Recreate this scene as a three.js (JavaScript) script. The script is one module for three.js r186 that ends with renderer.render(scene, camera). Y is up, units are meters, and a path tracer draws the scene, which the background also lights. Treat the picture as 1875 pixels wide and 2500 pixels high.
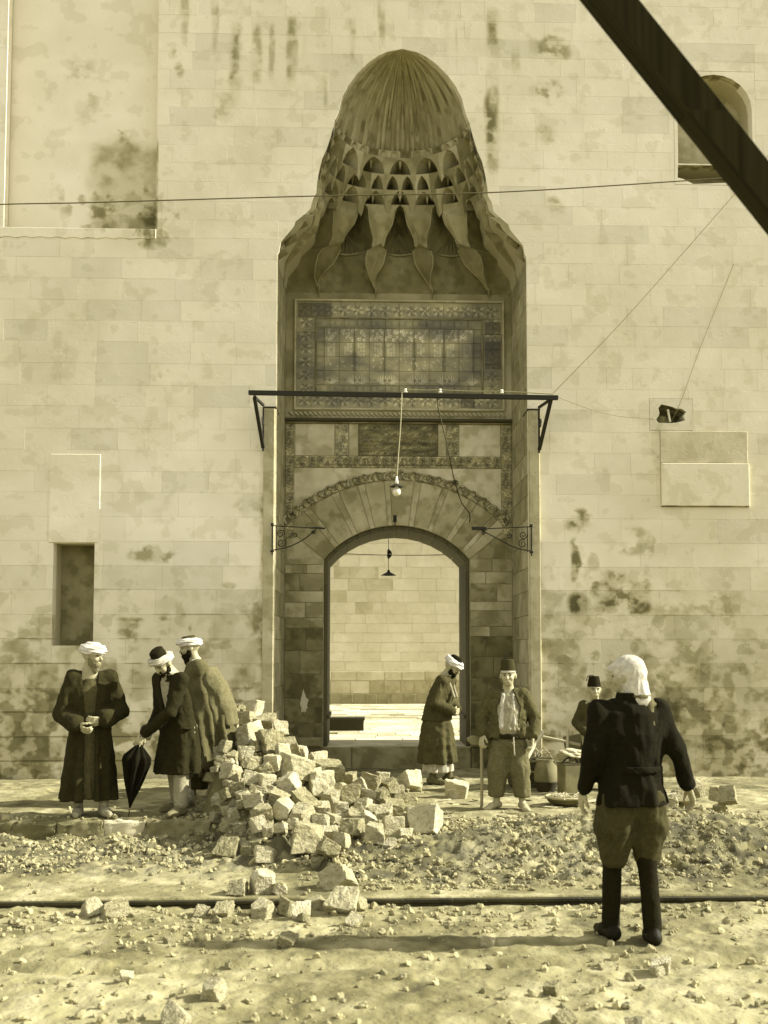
import * as THREE from 'three';
import { mergeGeometries, mergeVertices } from 'three/addons/utils/BufferGeometryUtils.js';
import { ImprovedNoise } from 'three/addons/math/ImprovedNoise.js';

// ---------- camera ----------
const camera = new THREE.PerspectiveCamera(52.05, 768 / 1024, 0.1, 400);
camera.position.set(-0.46, 1.62, 14);
camera.rotation.order = 'YXZ';
camera.rotation.set(THREE.MathUtils.degToRad(3.4), THREE.MathUtils.degToRad(-2.0), 0);
camera.focus = 13; camera.userData.fStop = 2.6;
camera.setViewOffset(1875, 2500, -44.5, -198, 1875, 2500);

const scene = new THREE.Scene();
const renderer = new THREE.WebGLRenderer({ antialias: true });
renderer.toneMapping = THREE.LinearToneMapping;
renderer.toneMappingExposure = 2.1;
renderer.shadowMap.enabled = true;

// ---------- sky: pale hazy winter sky ----------
const SUN = new THREE.Vector3(0.80, 0.56, 0.055).normalize();
{
  const W = 128, H = 64, d = new Float32Array(W * H * 4);
  for (let j = 0; j < H; j++) for (let i = 0; i < W; i++) {
    const el = ((j + 0.5) / H - 0.5) * Math.PI, az = ((i + 0.5) / W - 0.5) * 2 * Math.PI;
    const x = Math.cos(el) * Math.cos(az), y = Math.sin(el), z = Math.cos(el) * Math.sin(az);
    const c = Math.max(0, x * SUN.x + y * SUN.y + z * SUN.z);
    let L = y < 0 ? 0.3 : 0.53 - 0.15 * y;
    L += 0.30 * Math.pow(c, 6);
    const k = (j * W + i) * 4;
    d[k] = L * 1.0; d[k + 1] = L * 0.985; d[k + 2] = L * 0.9; d[k + 3] = 1;
  }
  const t = new THREE.DataTexture(d, W, H, THREE.RGBAFormat, THREE.FloatType);
  t.mapping = THREE.EquirectangularReflectionMapping; t.magFilter = THREE.LinearFilter; t.minFilter = THREE.LinearFilter; t.needsUpdate = true;
  scene.background = t; scene.environment = t;
}
// ---------- sun: from the right, almost along the facade ----------
const sun = new THREE.DirectionalLight(new THREE.Color(1.0, 0.975, 0.87), 5.0);
sun.position.copy(SUN).multiplyScalar(40); sun.target.position.set(0, 2, 2);
sun.castShadow = true; sun.shadow.radius = 1.5; sun.shadow.mapSize.set(4096, 4096);
Object.assign(sun.shadow.camera, { left: -16, right: 16, top: 16, bottom: -16, near: 1, far: 90 });
scene.add(sun, sun.target);

// ---------- helpers ----------
function mulberry(a) { return () => { a = (a + 0x6d2b79f5) | 0; let t = Math.imul(a ^ (a >>> 15), 1 | a); t = (t + Math.imul(t ^ (t >>> 7), 61 | t)) ^ t; return ((t ^ (t >>> 14)) >>> 0) / 4294967296; }; }
const rnd = mulberry(2566);
const rr = (a, b) => a + (b - a) * rnd();
const clamp = (x, a = 0, b = 1) => Math.min(b, Math.max(a, x));
const lerp = (a, b, t) => a + (b - a) * t;
const sstep = (a, b, x) => { const t = clamp((x - a) / (b - a)); return t * t * (3 - 2 * t); };
const imp = new ImprovedNoise();
const n3 = (x, y, z) => imp.noise(x, y, z);
function fbm(x, y, z, o = 4) { let s = 0, a = 0.5, f = 1; for (let i = 0; i < o; i++) { s += a * imp.noise(x * f, y * f, z * f + i * 7.3); f *= 2.03; a *= 0.5; } return s; }
function pw(tab, x) { if (x <= tab[0][0]) return tab[0][1]; for (let i = 1; i < tab.length; i++) if (x <= tab[i][0]) { const [a, b] = tab[i - 1], [c, d] = tab[i]; return b + (d - b) * (x - a) / (c - a); } return tab[tab.length - 1][1]; }
// toned-print palette: one tone value to a warm base colour
function tone(L) { const s = Math.sqrt(L); return new THREE.Color().setRGB(L * (1.165 - 0.11 * s), L, L * (0.18 + 0.68 * s)); }
const toneArr = (L) => { const c = tone(clamp(L, 0.004, 0.95)); return [c.r, c.g, c.b]; };
const toSRGB = (v) => (v <= 0.0031308 ? v * 12.92 : 1.055 * Math.pow(v, 1 / 2.4) - 0.055);
const LUT = new Uint8Array(1024 * 3); for (let i = 0; i < 1024; i++) toneArr(i / 1023).forEach((v, c) => { LUT[i * 3 + c] = 255 * toSRGB(clamp(v)); });
const used = new Map();
function numbered(name) { const n = used.get(name) ?? 0; used.set(name, n + 1); return n ? name + '_' + String(n).padStart(3, '0') : name; }
function tag(o, label, category, group, kind) { o.userData = {}; if (label) o.userData.label = label; if (category) o.userData.category = category; if (group) o.userData.group = group; if (kind) o.userData.kind = kind; return o; }
function thing(name, label, category, pos = [0, 0, 0], turn = 0, group) {
  const g = new THREE.Group(); g.name = numbered(name); g.position.set(...pos); g.rotation.y = turn; tag(g, label, category, group); scene.add(g); return g;
}
function mesh(name, geo, mat, parent = scene) {
  const m = new THREE.Mesh(geo, mat); m.name = parent === scene ? numbered(name) : name; m.castShadow = m.receiveShadow = true; parent.add(m); return m;
}
// uv in metres by dominant normal axis
function boxUV(g, ox = 0, oy = 0, oz = 0) {
  if (g.index) g = g.toNonIndexed();
  const p = g.attributes.position, uv = new Float32Array(p.count * 2);
  const A = new THREE.Vector3(), B = new THREE.Vector3(), C = new THREE.Vector3();
  for (let i = 0; i < p.count; i += 3) {
    A.fromBufferAttribute(p, i); B.fromBufferAttribute(p, i + 1); C.fromBufferAttribute(p, i + 2);
    const n = B.clone().sub(A).cross(C.clone().sub(A)); const ax = Math.abs(n.x), ay = Math.abs(n.y), az = Math.abs(n.z);
    [A, B, C].forEach((q, k) => {
      let u, v; if (az >= ax && az >= ay) { u = q.x + ox; v = q.y + oy; } else if (ax >= ay) { u = q.z + oz + ox; v = q.y + oy; } else { u = q.x + ox; v = q.z + oz + oy; }
      uv[(i + k) * 2] = u; uv[(i + k) * 2 + 1] = v;
    });
  }
  g.setAttribute('uv', new THREE.BufferAttribute(uv, 2)); return g;
}
// extruded polygon: front face at z = 0, chamfered front edge
function slab(pts, depth, bev = 0.005, holes) {
  const s = new THREE.Shape(pts.map(([x, y]) => new THREE.Vector2(x, y)));
  for (const h of holes ?? []) s.holes.push(new THREE.Path(h.map(([x, y]) => new THREE.Vector2(x, y))));
  const g = new THREE.ExtrudeGeometry(s, { depth: depth - 2 * bev, bevelEnabled: bev > 0, bevelThickness: bev, bevelSize: bev, bevelOffset: -bev, bevelSegments: 1, curveSegments: 8 });
  g.translate(0, 0, -depth + bev); return g;
}
const rect = (x0, y0, x1, y1) => [[x0, y0], [x1, y0], [x1, y1], [x0, y1]];
function block(w, h, d, bev = 0.008) { const g = slab(rect(-w / 2, -h / 2, w / 2, h / 2), d, bev); g.translate(0, 0, d / 2); return boxUV(g); }
// a worn block: subdivided box with rounded, uneven faces
function worn(w, h, d, seed = 0, amp = 0.018, n = 10) { const g = mergeVertices(new THREE.BoxGeometry(w, h, d, Math.ceil(n * w / 0.4), n, n).deleteAttribute('uv').deleteAttribute('normal'), 1e-5), p = g.attributes.position; for (let i = 0; i < p.count; i++) { let x = p.getX(i), y = p.getY(i), z = p.getZ(i); const ex = Math.max(0, Math.abs(x) - w / 2 + 0.03), ey = Math.max(0, Math.abs(y) - h / 2 + 0.03), ez = Math.max(0, Math.abs(z) - d / 2 + 0.03), e = Math.max(0, Math.hypot(ex, ey, ez) - 0.03); const k = amp * (fbm(x * 6 + seed, y * 6, z * 6, 3) * 1.6 + 0.5 * n3(x * 25, y * 25 + seed, z * 25)); x -= Math.sign(x) * e * 0.6 - k * Math.sign(x) * (ex > 0 ? 1 : 0); y += (ey > 0 ? Math.sign(y) * k : 0) - Math.sign(y) * e * 0.6; z += (ez > 0 ? Math.sign(z) * k : 0) - Math.sign(z) * e * 0.6; p.setXYZ(i, x, y, z); } const f = boxUV(g.toNonIndexed(), seed); f.computeVertexNormals(); return crease(f, 0.7); }
function bar(a, b, w, h = w) { // square bar between two points
  const A = new THREE.Vector3(...a), B = new THREE.Vector3(...b), d = B.clone().sub(A), L = d.length();
  const g = block(w, h, L, Math.min(w, h) * 0.12); const m = new THREE.Matrix4(), up = Math.abs(d.y / L) > 0.95 ? new THREE.Vector3(1, 0, 0) : new THREE.Vector3(0, 1, 0);
  m.lookAt(B, A, up); g.applyMatrix4(m); g.translate((a[0] + b[0]) / 2, (a[1] + b[1]) / 2, (a[2] + b[2]) / 2); return g;
}
function tube(pts, r, seg = 24, rad = 6, closed = false) { return new THREE.TubeGeometry(new THREE.CatmullRomCurve3(pts.map((p) => new THREE.Vector3(...p)), closed), seg, r, rad, closed); }
function merge(list) { return mergeGeometries(list.map((g) => { g = g.index ? g.toNonIndexed() : g; for (const k of Object.keys(g.attributes)) if (!['position', 'normal', 'uv'].includes(k)) g.deleteAttribute(k); return g; })); }

// ---------- textures ----------
const fbmTables = new Map();
function fbmTable(P, oct, variant) { // periodic fractal noise, tabulated once
  const key = P + '/' + oct + '/' + variant; if (fbmTables.has(key)) return fbmTables.get(key);
  const S = (P << oct) > 700 ? 1024 : 512, t = new Float32Array(S * S); let a = 0.5;
  for (let o = 0; o < oct; o++) { const Q = P << o, r = mulberry(P * 131 + oct * 17 + variant * 7919 + o * 31), v = new Float32Array(Q * Q).map(() => r()), k = Q / S;
    for (let j = 0; j < S; j++) { const y = j * k, yi = Math.floor(y), fy = y - yi, w = fy * fy * (3 - 2 * fy), r0 = (yi % Q) * Q, r1 = ((yi + 1) % Q) * Q; for (let i = 0; i < S; i++) { const x = i * k, xi = Math.floor(x), fx = x - xi, u = fx * fx * (3 - 2 * fx), x1 = (xi + 1) % Q, A = v[r0 + xi], B = v[r0 + x1], C = v[r1 + xi], D = v[r1 + x1]; t[j * S + i] += a * (A + (B - A) * u + (C - A) * w + (A - B - C + D) * u * w); } } a *= 0.5; }
  const o = { t, S }; fbmTables.set(key, o); return o;
}
function tfbm(seed, P, oct) { const { t, S } = fbmTable(P, oct, seed % 2), r = mulberry(seed), du = r() * 7, dv = r() * 7, m = S - 1, flip = r() < 0.5; return (u, v) => { if (flip) { const q = u; u = v; v = q; } const x = (u + du) * S, y = (v + dv) * S, xi = Math.floor(x), yi = Math.floor(y), fx = x - xi, fy = y - yi, a = t[(yi & m) * S + (xi & m)], b = t[(yi & m) * S + ((xi + 1) & m)], c = t[((yi + 1) & m) * S + (xi & m)], d = t[((yi + 1) & m) * S + ((xi + 1) & m)]; return a + (b - a) * fx + (c - a) * fy + (a - b - c + d) * fx * fy; }; }
function tex(size, f, colour, rx, ry = rx) { // f(u,v) -> tone value (colour) or height 0..1
  const [W, H] = Array.isArray(size) ? size : [size, size], d = new Uint8Array(W * H * 4);
  for (let j = 0; j < H; j++) for (let i = 0; i < W; i++) {
    const v = f((i + 0.5) / W, (j + 0.5) / H), k = (j * W + i) * 4;
    if (colour) { const q = Math.round(clamp(v) * 1023) * 3; d[k] = LUT[q]; d[k + 1] = LUT[q + 1]; d[k + 2] = LUT[q + 2]; } else d[k] = d[k + 1] = d[k + 2] = 255 * clamp(v);
    d[k + 3] = 255;
  }
  const t = new THREE.DataTexture(d, W, H, THREE.RGBAFormat); t.wrapS = t.wrapT = THREE.RepeatWrapping; t.magFilter = THREE.LinearFilter; t.minFilter = THREE.LinearMipmapLinearFilter; t.generateMipmaps = true;
  if (colour) t.colorSpace = THREE.SRGBColorSpace; t.repeat.set(1 / rx, 1 / ry); t.needsUpdate = true; return t;
}
const fA = tfbm(11, 4, 7), fB = tfbm(77, 16, 5), fC = tfbm(301, 3, 6), fD = tfbm(512, 32, 4);
// grain relief, 1.3 m tile
const grainBump = tex(512, (u, v) => { const pit = fD(u, v); return 0.5 + 0.5 * (fB(u, v) - 0.5) + 0.5 * (fA(u, v) - 0.5) - 0.5 * sstep(0.62, 0.72, pit); }, false, 1.3);
function stoneMat(L, spread, dirt, bump = 0.006, o = {}) { // mottled stone; spread = contrast, dirt = share of dark grime
  const sd = Math.floor(L * 1000 + dirt * 77 + spread * 13), g1 = tfbm(sd + 5, 3, 7), g2 = tfbm(sd + 91, 12, 5), g3 = tfbm(sd + 177, 5, 6);
  const m = tex(512, (u, v) => { let x = L * (1 + spread * (g1(u, v) - 0.5) * 2 + spread * (g2(u, v) - 0.5)); const d = sstep(0.5 - dirt * 0.35, 0.62 - dirt * 0.25, g3(u, v)) * sstep(0.3, 0.65, g2(u, v)); return x * (1 - 0.62 * d * Math.min(1, dirt * 2.4)); }, true, o.tile ?? 1.7);
  return new THREE.MeshStandardMaterial({ map: m, bumpMap: grainBump, bumpScale: bump, roughness: 0.95, ...(o.m ?? {}) });
}
const plain = (L, rough = 0.8, o = {}) => new THREE.MeshStandardMaterial({ color: tone(L), roughness: rough, ...o });

// ---------- materials shared ----------
const M = {};
M.dark = stoneMat(0.17, 0.55, 0.35, 0.006);
M.mid = stoneMat(0.27, 0.5, 0.3, 0.006);
M.light = stoneMat(0.46, 0.35, 0.2, 0.005);
M.pale = stoneMat(0.6, 0.2, 0.06, 0.003);
M.grimy = stoneMat(0.2, 0.7, 0.5, 0.008);
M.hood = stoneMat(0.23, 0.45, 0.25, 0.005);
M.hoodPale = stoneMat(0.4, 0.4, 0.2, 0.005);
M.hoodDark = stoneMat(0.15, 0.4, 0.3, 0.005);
M.mortar = plain(0.45, 1);
M.iron = plain(0.014, 0.75, { metalness: 0.1 });
M.rust = plain(0.03, 0.8);
M.porcelain = plain(0.8, 0.25);
M.wire = plain(0.2, 0.7);
M.wireDark = plain(0.05, 0.7);

// ---------- heap of paving blocks: centres, width, height (m) ----------
const HEAP = [[-1.99,1.05,1.66,0.13,0.09],[-2.03,0.96,2.17,0.11,0.12],[-1.94,1.0,1.99,0.11,0.11],[-1.82,1.01,1.92,0.15,0.2],[-1.83,0.92,2.39,0.21,0.14],[-1.96,0.87,2.58,0.1,0.14],[-1.6,0.88,2.56,0.19,0.22],[-1.44,0.83,2.72,0.12,0.15],[-1.76,0.79,2.87,0.25,0.2],[-1.51,0.72,3.11,0.28,0.25],[-1.29,0.67,3.12,0.15,0.2],[-1.2,0.61,2.93,0.1,0.15],[-1.65,0.69,3.2,0.11,0.11],[-1.73,0.63,3.36,0.16,0.13],[-1.85,0.6,3.44,0.11,0.13],[-1.65,0.56,3.57,0.2,0.13],[-1.43,0.56,3.56,0.16,0.16],[-1.82,0.49,3.72,0.19,0.14],[-1.51,0.51,3.7,0.17,0.11],[-1.21,0.51,3.5,0.35,0.19],[-1.06,0.49,2.6,0.21,0.12],[-0.94,0.37,2.76,0.32,0.25],[-1.62,0.44,3.87,0.14,0.18],[-1.74,0.44,3.88,0.12,0.11],[-1.46,0.42,3.93,0.18,0.14],[-1.26,0.39,4.0,0.23,0.17],[-0.98,0.33,3.48,0.29,0.24],[-0.7,0.24,2.07,0.16,0.13],[-0.6,0.18,2.44,0.16,0.14],[-0.46,0.15,1.59,0.21,0.17],[-0.3,0.1,0.92,0.16,0.14],[-0.23,0.08,1.52,0.17,0.17],[-0.01,0.1,1.35,0.25,0.25],[-1.52,0.35,4.12,0.19,0.1],[-1.74,0.37,4.06,0.16,0.12],[-1.32,0.3,4.28,0.18,0.16],[-1.09,0.26,4.24,0.25,0.13],[-1.12,0.31,4.07,0.13,0.09],[-0.87,0.23,3.7,0.14,0.16],[-0.72,0.19,3.38,0.24,0.19],[-0.51,0.13,2.73,0.17,0.12],[-0.35,0.09,2.57,0.15,0.19],[-0.16,0.07,2.1,0.16,0.14],[-1.52,0.28,4.32,0.19,0.12],[-1.25,0.23,4.49,0.19,0.16],[-1.45,0.21,4.55,0.26,0.13],[-1.1,0.19,4.56,0.23,0.16],[-0.92,0.2,4.19,0.16,0.13],[-0.77,0.16,3.97,0.14,0.15],[-0.56,0.12,3.5,0.16,0.16],[-0.25,0.08,3.31,0.21,0.14],[-0.66,0.12,4.08,0.13,0.1],[-0.92,0.14,4.58,0.13,0.14],[-0.36,0.08,3.69,0.17,0.12],[-1.46,0.15,4.77,0.11,0.13],[-0.84,0.14,4.44,0.13,0.12],[-0.64,0.09,4.54,0.2,0.17],[-0.51,0.09,4.16,0.15,0.13],[-1.03,0.09,5.01,0.31,0.2],[-0.82,0.09,4.86,0.14,0.11],[-0.44,0.06,4.71,0.17,0.18],[-0.28,0.06,4.58,0.21,0.21],[-1.27,0.13,4.84,0.15,0.08],[-0.82,0.05,5.32,0.16,0.13],[-0.72,0.07,5.09,0.09,0.15],[-1.36,0.12,4.88,0.08,0.1],[-1.97,0.69,3.17,0.11,0.13],[-1.95,0.56,3.56,0.11,0.11],[-1.23,0.45,3.77,0.12,0.09],[-1.06,0.41,3.35,0.14,0.11],[-1.12,0.48,3.19,0.15,0.11],[-1.36,0.65,3.3,0.15,0.13],[-0.8,0.24,3.08,0.15,0.12],[-0.98,0.16,4.53,0.11,0.09],[-0.47,0.1,3.54,0.13,0.09],[-0.59,0.1,4.16,0.1,0.1],[-1.15,0.15,4.77,0.11,0.1],[-1.65,0.33,4.18,0.12,0.09],[-1.4,0.36,4.1,0.1,0.09]];
for (const h of HEAP) h[0] += 0.07;
const LOOSE = [[-0.05,0.0,4.32,0.18,0.14],[0.01,0.05,3.81,0.14,0.14],[0.09,0.09,4.45,0.22,0.24],[-1.63,-0.06,4.9,0.19,0.13],[-1.3,-0.07,5.1,0.16,0.12],[-1.23,-0.05,6.0,0.14,0.18],[-1.41,-0.09,6.05,0.13,0.11],[-0.66,-0.06,5.87,0.22,0.16],[-0.61,-0.08,6.45,0.19,0.17],[-0.81,-0.12,6.36,0.13,0.1],[-1.18,-0.12,6.49,0.17,0.1],[-0.99,-0.12,6.45,0.11,0.1],[-1.61,-0.14,6.48,0.09,0.07],[-1.45,-0.14,6.51,0.16,0.08],[-0.9,-0.13,6.6,0.16,0.08],[-1.1,-0.12,6.05,0.11,0.07],[-0.5,-0.12,6.42,0.07,0.1],[0.59,0.06,1.93,0.2,0.2],[-2.21,-0.13,6.5,0.17,0.09],[-2.37,-0.14,6.45,0.13,0.09]];

// ---------- ground ----------
const RAIL_Z = 6.2;
function groundY(x, z) {
  let h = 0;
  const left = 1 - sstep(-1.9, -1.3, x);
  h += 0.07 * left * sstep(-0.2, 1.0, z);
  // street edge: kerb on the left, sloping spoil on the right
  const kerb = sstep(3.84, 3.90, z), slope = sstep(4.0, 5.7, z + 0.25 * n3(x * 1.3, 2.2, 0.4));
  const drop = lerp(slope, kerb, 1 - sstep(-1.9, -1.55, x));
  const streetY = -0.15;
  h = lerp(h, streetY, drop);
  if (z > 3.86) h += left * 0.10 * Math.exp(-(z - 3.9) / 0.35) * (0.6 + n3(x * 3, z * 3, 1));
  h += 0.20 * Math.exp(-(((x - 2.2) / 1.2) ** 2) - (((z - 4.5) / 0.75) ** 2));
  h += 0.07 * Math.exp(-(((x - 0.3) / 0.8) ** 2) - (((z - 5.0) / 0.5) ** 2));
  // roughness of the dug earth
  const dug = sstep(3.6, 4.4, z + 0.4 * n3(x, z, 4)) * (1 - sstep(5.15, 5.45, z + 0.12 * n3(x * 2, z * 2, 8) - 0.55 * sstep(-1.2, -0.2, x)));
  const fine = fbm(x * 9, z * 9, 3, 4), clod = Math.abs(fbm(x * 5.2, z * 5.2, 9, 4));
  h += dug * (lerp(0.11, 0.17, sstep(-0.5, 1.0, x)) * (0.3 - clod) + 0.06 * fine);
  h += (1 - dug) * (0.022 * fbm(x * 2.2, z * 2.2, 5, 3) + 0.010 * fine) * (z > 5.4 && z < RAIL_Z ? 0.35 : 1);
  if (z > RAIL_Z - 0.012) h += -0.055 + 0.03 * fbm(x * 3, z * 3, 15, 3) + 0.035 * Math.max(0, fbm(x * 11, z * 11, 21, 3)) + 0.02 * n3(x * 0.9, z * 0.9, 2);
  // spoil under the heap of blocks
  if (x > -2.6 && x < 0.5 && z > 0.4 && z < 6) {
    let m = -1; for (const [sx, sy, sz, w, sh] of HEAP) { const d = Math.hypot(x - sx, z - sz); const v = sy - Math.min(0.13, sh * 0.7) - 3.2 * Math.max(0, d - 0.06); if (v > m) m = v; }
    if (m > h) h = m + 0.02 * fine;
  }
  if (z > RAIL_Z + 0.04 && z < RAIL_Z + 0.5) h += 0.05 * Math.max(0, n3(x * 1.9, 7, z * 0.8)) * (1 - (z - RAIL_Z) / 0.5);
  // cart ruts along the street and trodden hollows
  if (z > 6.3) h -= 0.035 * Math.exp(-(((z - 7.7 - 0.08 * n3(x * 0.7, 1, 1)) / 0.07) ** 2)) + 0.03 * Math.exp(-(((z - 8.75 - 0.1 * n3(x * 0.6, 4, 1)) / 0.08) ** 2)) - 0.022 * Math.max(0, n3(x * 6, z * 6, 31));
  else if (z > 0.2 && z < 3.8) h -= 0.02 * sstep(0.15, 0.45, n3(x * 3.1, z * 3.1, 17));
  if (z < -0.2) h = lerp(h, -0.02, sstep(-0.2, -0.5, z));
  return h;
}
{
  const axis = (fine, far) => { const a = [...fine]; let s = fine[fine.length - 1] - fine[fine.length - 2], p = fine[fine.length - 1]; while (p < far) { s *= 1.35; p += s; a.push(p); } s = fine[1] - fine[0]; p = fine[0]; while (p > -far) { s *= 1.35; p -= s; a.unshift(p); } return a; };
  const xs = [], zs = []; for (let x = -4.4; x <= 4.1; x += 0.026) xs.push(x);
  for (let z = -1.6; z < 0; z += 0.08) zs.push(z); for (let z = 0; z < 6.6; z += 0.026) zs.push(z); for (let z = 6.6; z < 9.6; z += 0.04) zs.push(z);
  const X = axis(xs, 120), Z = axis(zs, 120), col = new Float32Array(X.length * Z.length * 3), pos = new Float32Array(X.length * Z.length * 3), uv = new Float32Array(X.length * Z.length * 2), idx = [];
  Z.forEach((z, j) => X.forEach((x, i) => { const k = j * X.length + i; pos[k * 3] = x; pos[k * 3 + 1] = groundY(x, z); pos[k * 3 + 2] = z; uv[k * 2] = x; uv[k * 2 + 1] = z; const dmp = sstep(3.7, 4.3, z + 0.5 * n3(x * 1.7, z * 1.7, 40)) * (1 - sstep(5.2, 5.5, z + 0.3 * n3(x * 2.2, z * 2.2, 44) - 0.5 * sstep(-1.2, 0, x))), c = 1 - clamp(0.55 * dmp * sstep(-0.3, 0.15, fbm(x * 4, z * 4, 50, 4)) + 0.13 * sstep(0.0, 0.25, fbm(x * 3.4, z * 3.4, 60, 4))); col[k * 3] = c; col[k * 3 + 1] = c; col[k * 3 + 2] = c * 0.95; if (i && j) { const a = k, b = k - 1, c = k - X.length, e = c - 1; idx.push(e, b, c, c, b, a); } }));
  const g = new THREE.BufferGeometry(); g.setAttribute('position', new THREE.BufferAttribute(pos, 3)); g.setAttribute('uv', new THREE.BufferAttribute(uv, 2)); g.setAttribute('color', new THREE.BufferAttribute(col, 3)); g.setIndex(idx); g.computeVertexNormals();
  const e1 = tfbm(900, 4, 7), e2 = tfbm(950, 24, 4), e3 = tfbm(990, 6, 5);
  const map = tex(1024, (u, v) => 0.27 * (1 + 1.0 * (e1(u, v) - 0.5) + 1.2 * (e2(u, v) - 0.5)) * (1 - 0.38 * sstep(0.47, 0.6, e3(u, v))), true, 3.1);
  const bmp = tex(512, (u, v) => 0.5 + 0.7 * (e2(u, v) - 0.5) + 0.5 * (e1(u, v) - 0.5), false, 1.1);
  const gm = mesh('ground', g, new THREE.MeshStandardMaterial({ map, bumpMap: bmp, bumpScale: 0.02, roughness: 1, vertexColors: true }));
  tag(gm, null, null, null, 'structure');
}
// clods and crumbs of dug earth
{
  const geos = new THREE.IcosahedronGeometry(1, 1), p = geos.attributes.position;
  for (let i = 0; i < p.count; i++) { const v = new THREE.Vector3().fromBufferAttribute(p, i), s = 0.75 + 0.5 * n3(v.x * 1.7, v.y * 1.7, v.z * 1.7 + 5); p.setXYZ(i, v.x * s, v.y * s * 0.75, v.z * s); }
  geos.computeVertexNormals();
  const N = 11600, im = new THREE.InstancedMesh(geos, plain(0.26, 1), N), m4 = new THREE.Matrix4(), q = new THREE.Quaternion(), col = new THREE.Color();
  let n = 0; while (n < N) {
    if (n >= 9800) { const h = HEAP[Math.floor(rnd() * HEAP.length)], x = h[0] + rr(-0.25, 0.22), z = h[2] + rr(-0.25, 0.3), s = 0.008 + 0.03 * Math.pow(rnd(), 2.5); q.setFromEuler(new THREE.Euler(rr(0, 6), rr(0, 6), rr(0, 6))); m4.compose(new THREE.Vector3(x, groundY(x, z) + s * 0.4, z), q, new THREE.Vector3(s, s * rr(0.6, 1), s * rr(0.7, 1.2))); im.setMatrixAt(n, m4); const L = rr(0.8, 1.7); im.setColorAt(n, col.setRGB(L, L, L)); n++; continue; }
    const x = rr(-4.2, 3.6), z = rnd() < 0.75 ? rr(3.0, 7.2) : rr(6.3, 9.4); const k = n3(x * 1.5, z * 1.5, 3.3);
    const dug = z > 3.7 && z < (x < -1 ? 5.35 : 6.0);
    if (!dug && rnd() > (z > 6.3 ? 0.5 : 0.12)) continue; if (z > 6.1 && z < 6.32) continue; if (k < -0.15 && rnd() > 0.3) continue;
    const s = (dug ? 0.008 : 0.006) + 0.036 * Math.pow(rnd(), 3.4);
    q.setFromEuler(new THREE.Euler(rr(0, 6), rr(0, 6), rr(0, 6)));
    m4.compose(new THREE.Vector3(x, groundY(x, z) + s * 0.25, z), q, new THREE.Vector3(s, s * rr(0.6, 1), s * rr(0.7, 1.2)));
    im.setMatrixAt(n, m4); const L = rr(0.7, 1.5); im.setColorAt(n, col.setRGB(L, L, L)); n++;
  }
  im.name = 'earth_clods'; im.castShadow = im.receiveShadow = true; tag(im, 'crumbled clods of dug earth strewn along the street edge', 'earth', null, 'stuff'); scene.add(im);
}
// kerb of worn stones, left
{
  const g = thing('kerb', 'row of worn grey kerb stones half buried at the street edge', 'kerb', [0, 0, 0]); g.userData.kind = 'structure'; delete g.userData.category;
  let x = -6.4; const km = [M.mid, M.grimy, M.light];
  while (x < -1.95) {
    const w = rr(0.34, 0.62), h = rr(0.2, 0.235), b = worn(w - 0.02, h, 0.22, x * 3, 0.03);
    const s = mesh('kerb_stone', b, km[Math.floor(rnd() * 3)], g); s.position.set(x + w / 2, 0.055 - h / 2 + rr(-0.012, 0.012), 3.80 + rr(-0.012, 0.012)); s.rotation.y = rr(-0.03, 0.03); x += w;
  }
}
// tram rail
{
  const g = thing('tram_rail', 'dark iron rail lying across the street below the heap', 'rail', [0, -0.215, RAIL_Z]);
  const rm = new THREE.MeshStandardMaterial({ map: stoneMat(0.05, 0.8, 0.4).map, bumpMap: grainBump, bumpScale: 0.006, roughness: 0.7, metalness: 0.3 });
  const head = block(24, 0.03, 0.055, 0.006); head.translate(0, 0.042, 0); mesh('rail_head', head, rm, g);
  const web = block(24, 0.11, 0.03, 0.003); web.translate(0, -0.03, 0); mesh('rail_web', web, rm, g);
  for (const x of [-3.2, 1.0, 5.2]) { const fp = mesh('fishplate', block(0.42, 0.05, 0.02, 0.004).translate(x, -0.02, 0.03), plain(0.045, 0.9), g); for (const q of [-0.14, -0.05, 0.05, 0.14]) mesh('bolt', new THREE.CylinderGeometry(0.012, 0.012, 0.02, 6).rotateX(Math.PI / 2).translate(x + q, -0.02, 0.045), plain(0.06, 0.8), fp); }
  const lip = block(24, 0.02, 0.02, 0.004); lip.translate(0, 0.03, -0.05); mesh('rail_lip', lip, rm, g);
}

// ---------- facade ----------
const CX = 0.03;                       // axis of the portal
const HW = [[-1, 1.70], [7.06, 1.70], [7.10, 1.675], [7.23, 1.655], [7.45, 1.475], [7.52, 1.455], [7.64, 1.31], [7.70, 1.25], [7.83, 1.225], [7.92, 1.175], [8.02, 1.17], [8.22, 1.14], [8.40, 1.10], [8.55, 1.035], [8.75, 0.975], [8.95, 0.925], [9.07, 0.875], [9.30, 0.82], [9.45, 0.745], [9.6, 0.64], [9.77, 0.475], [9.87, 0.34], [9.94, 0.2], [9.98, 0.001]];
const hw = (y) => (y >= 9.98 ? 0 : pw(HW, y));
const facade = thing('mosque_facade', 'tall pale limestone facade with a deep stalactite-vaulted entrance portal', 'building');
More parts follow.
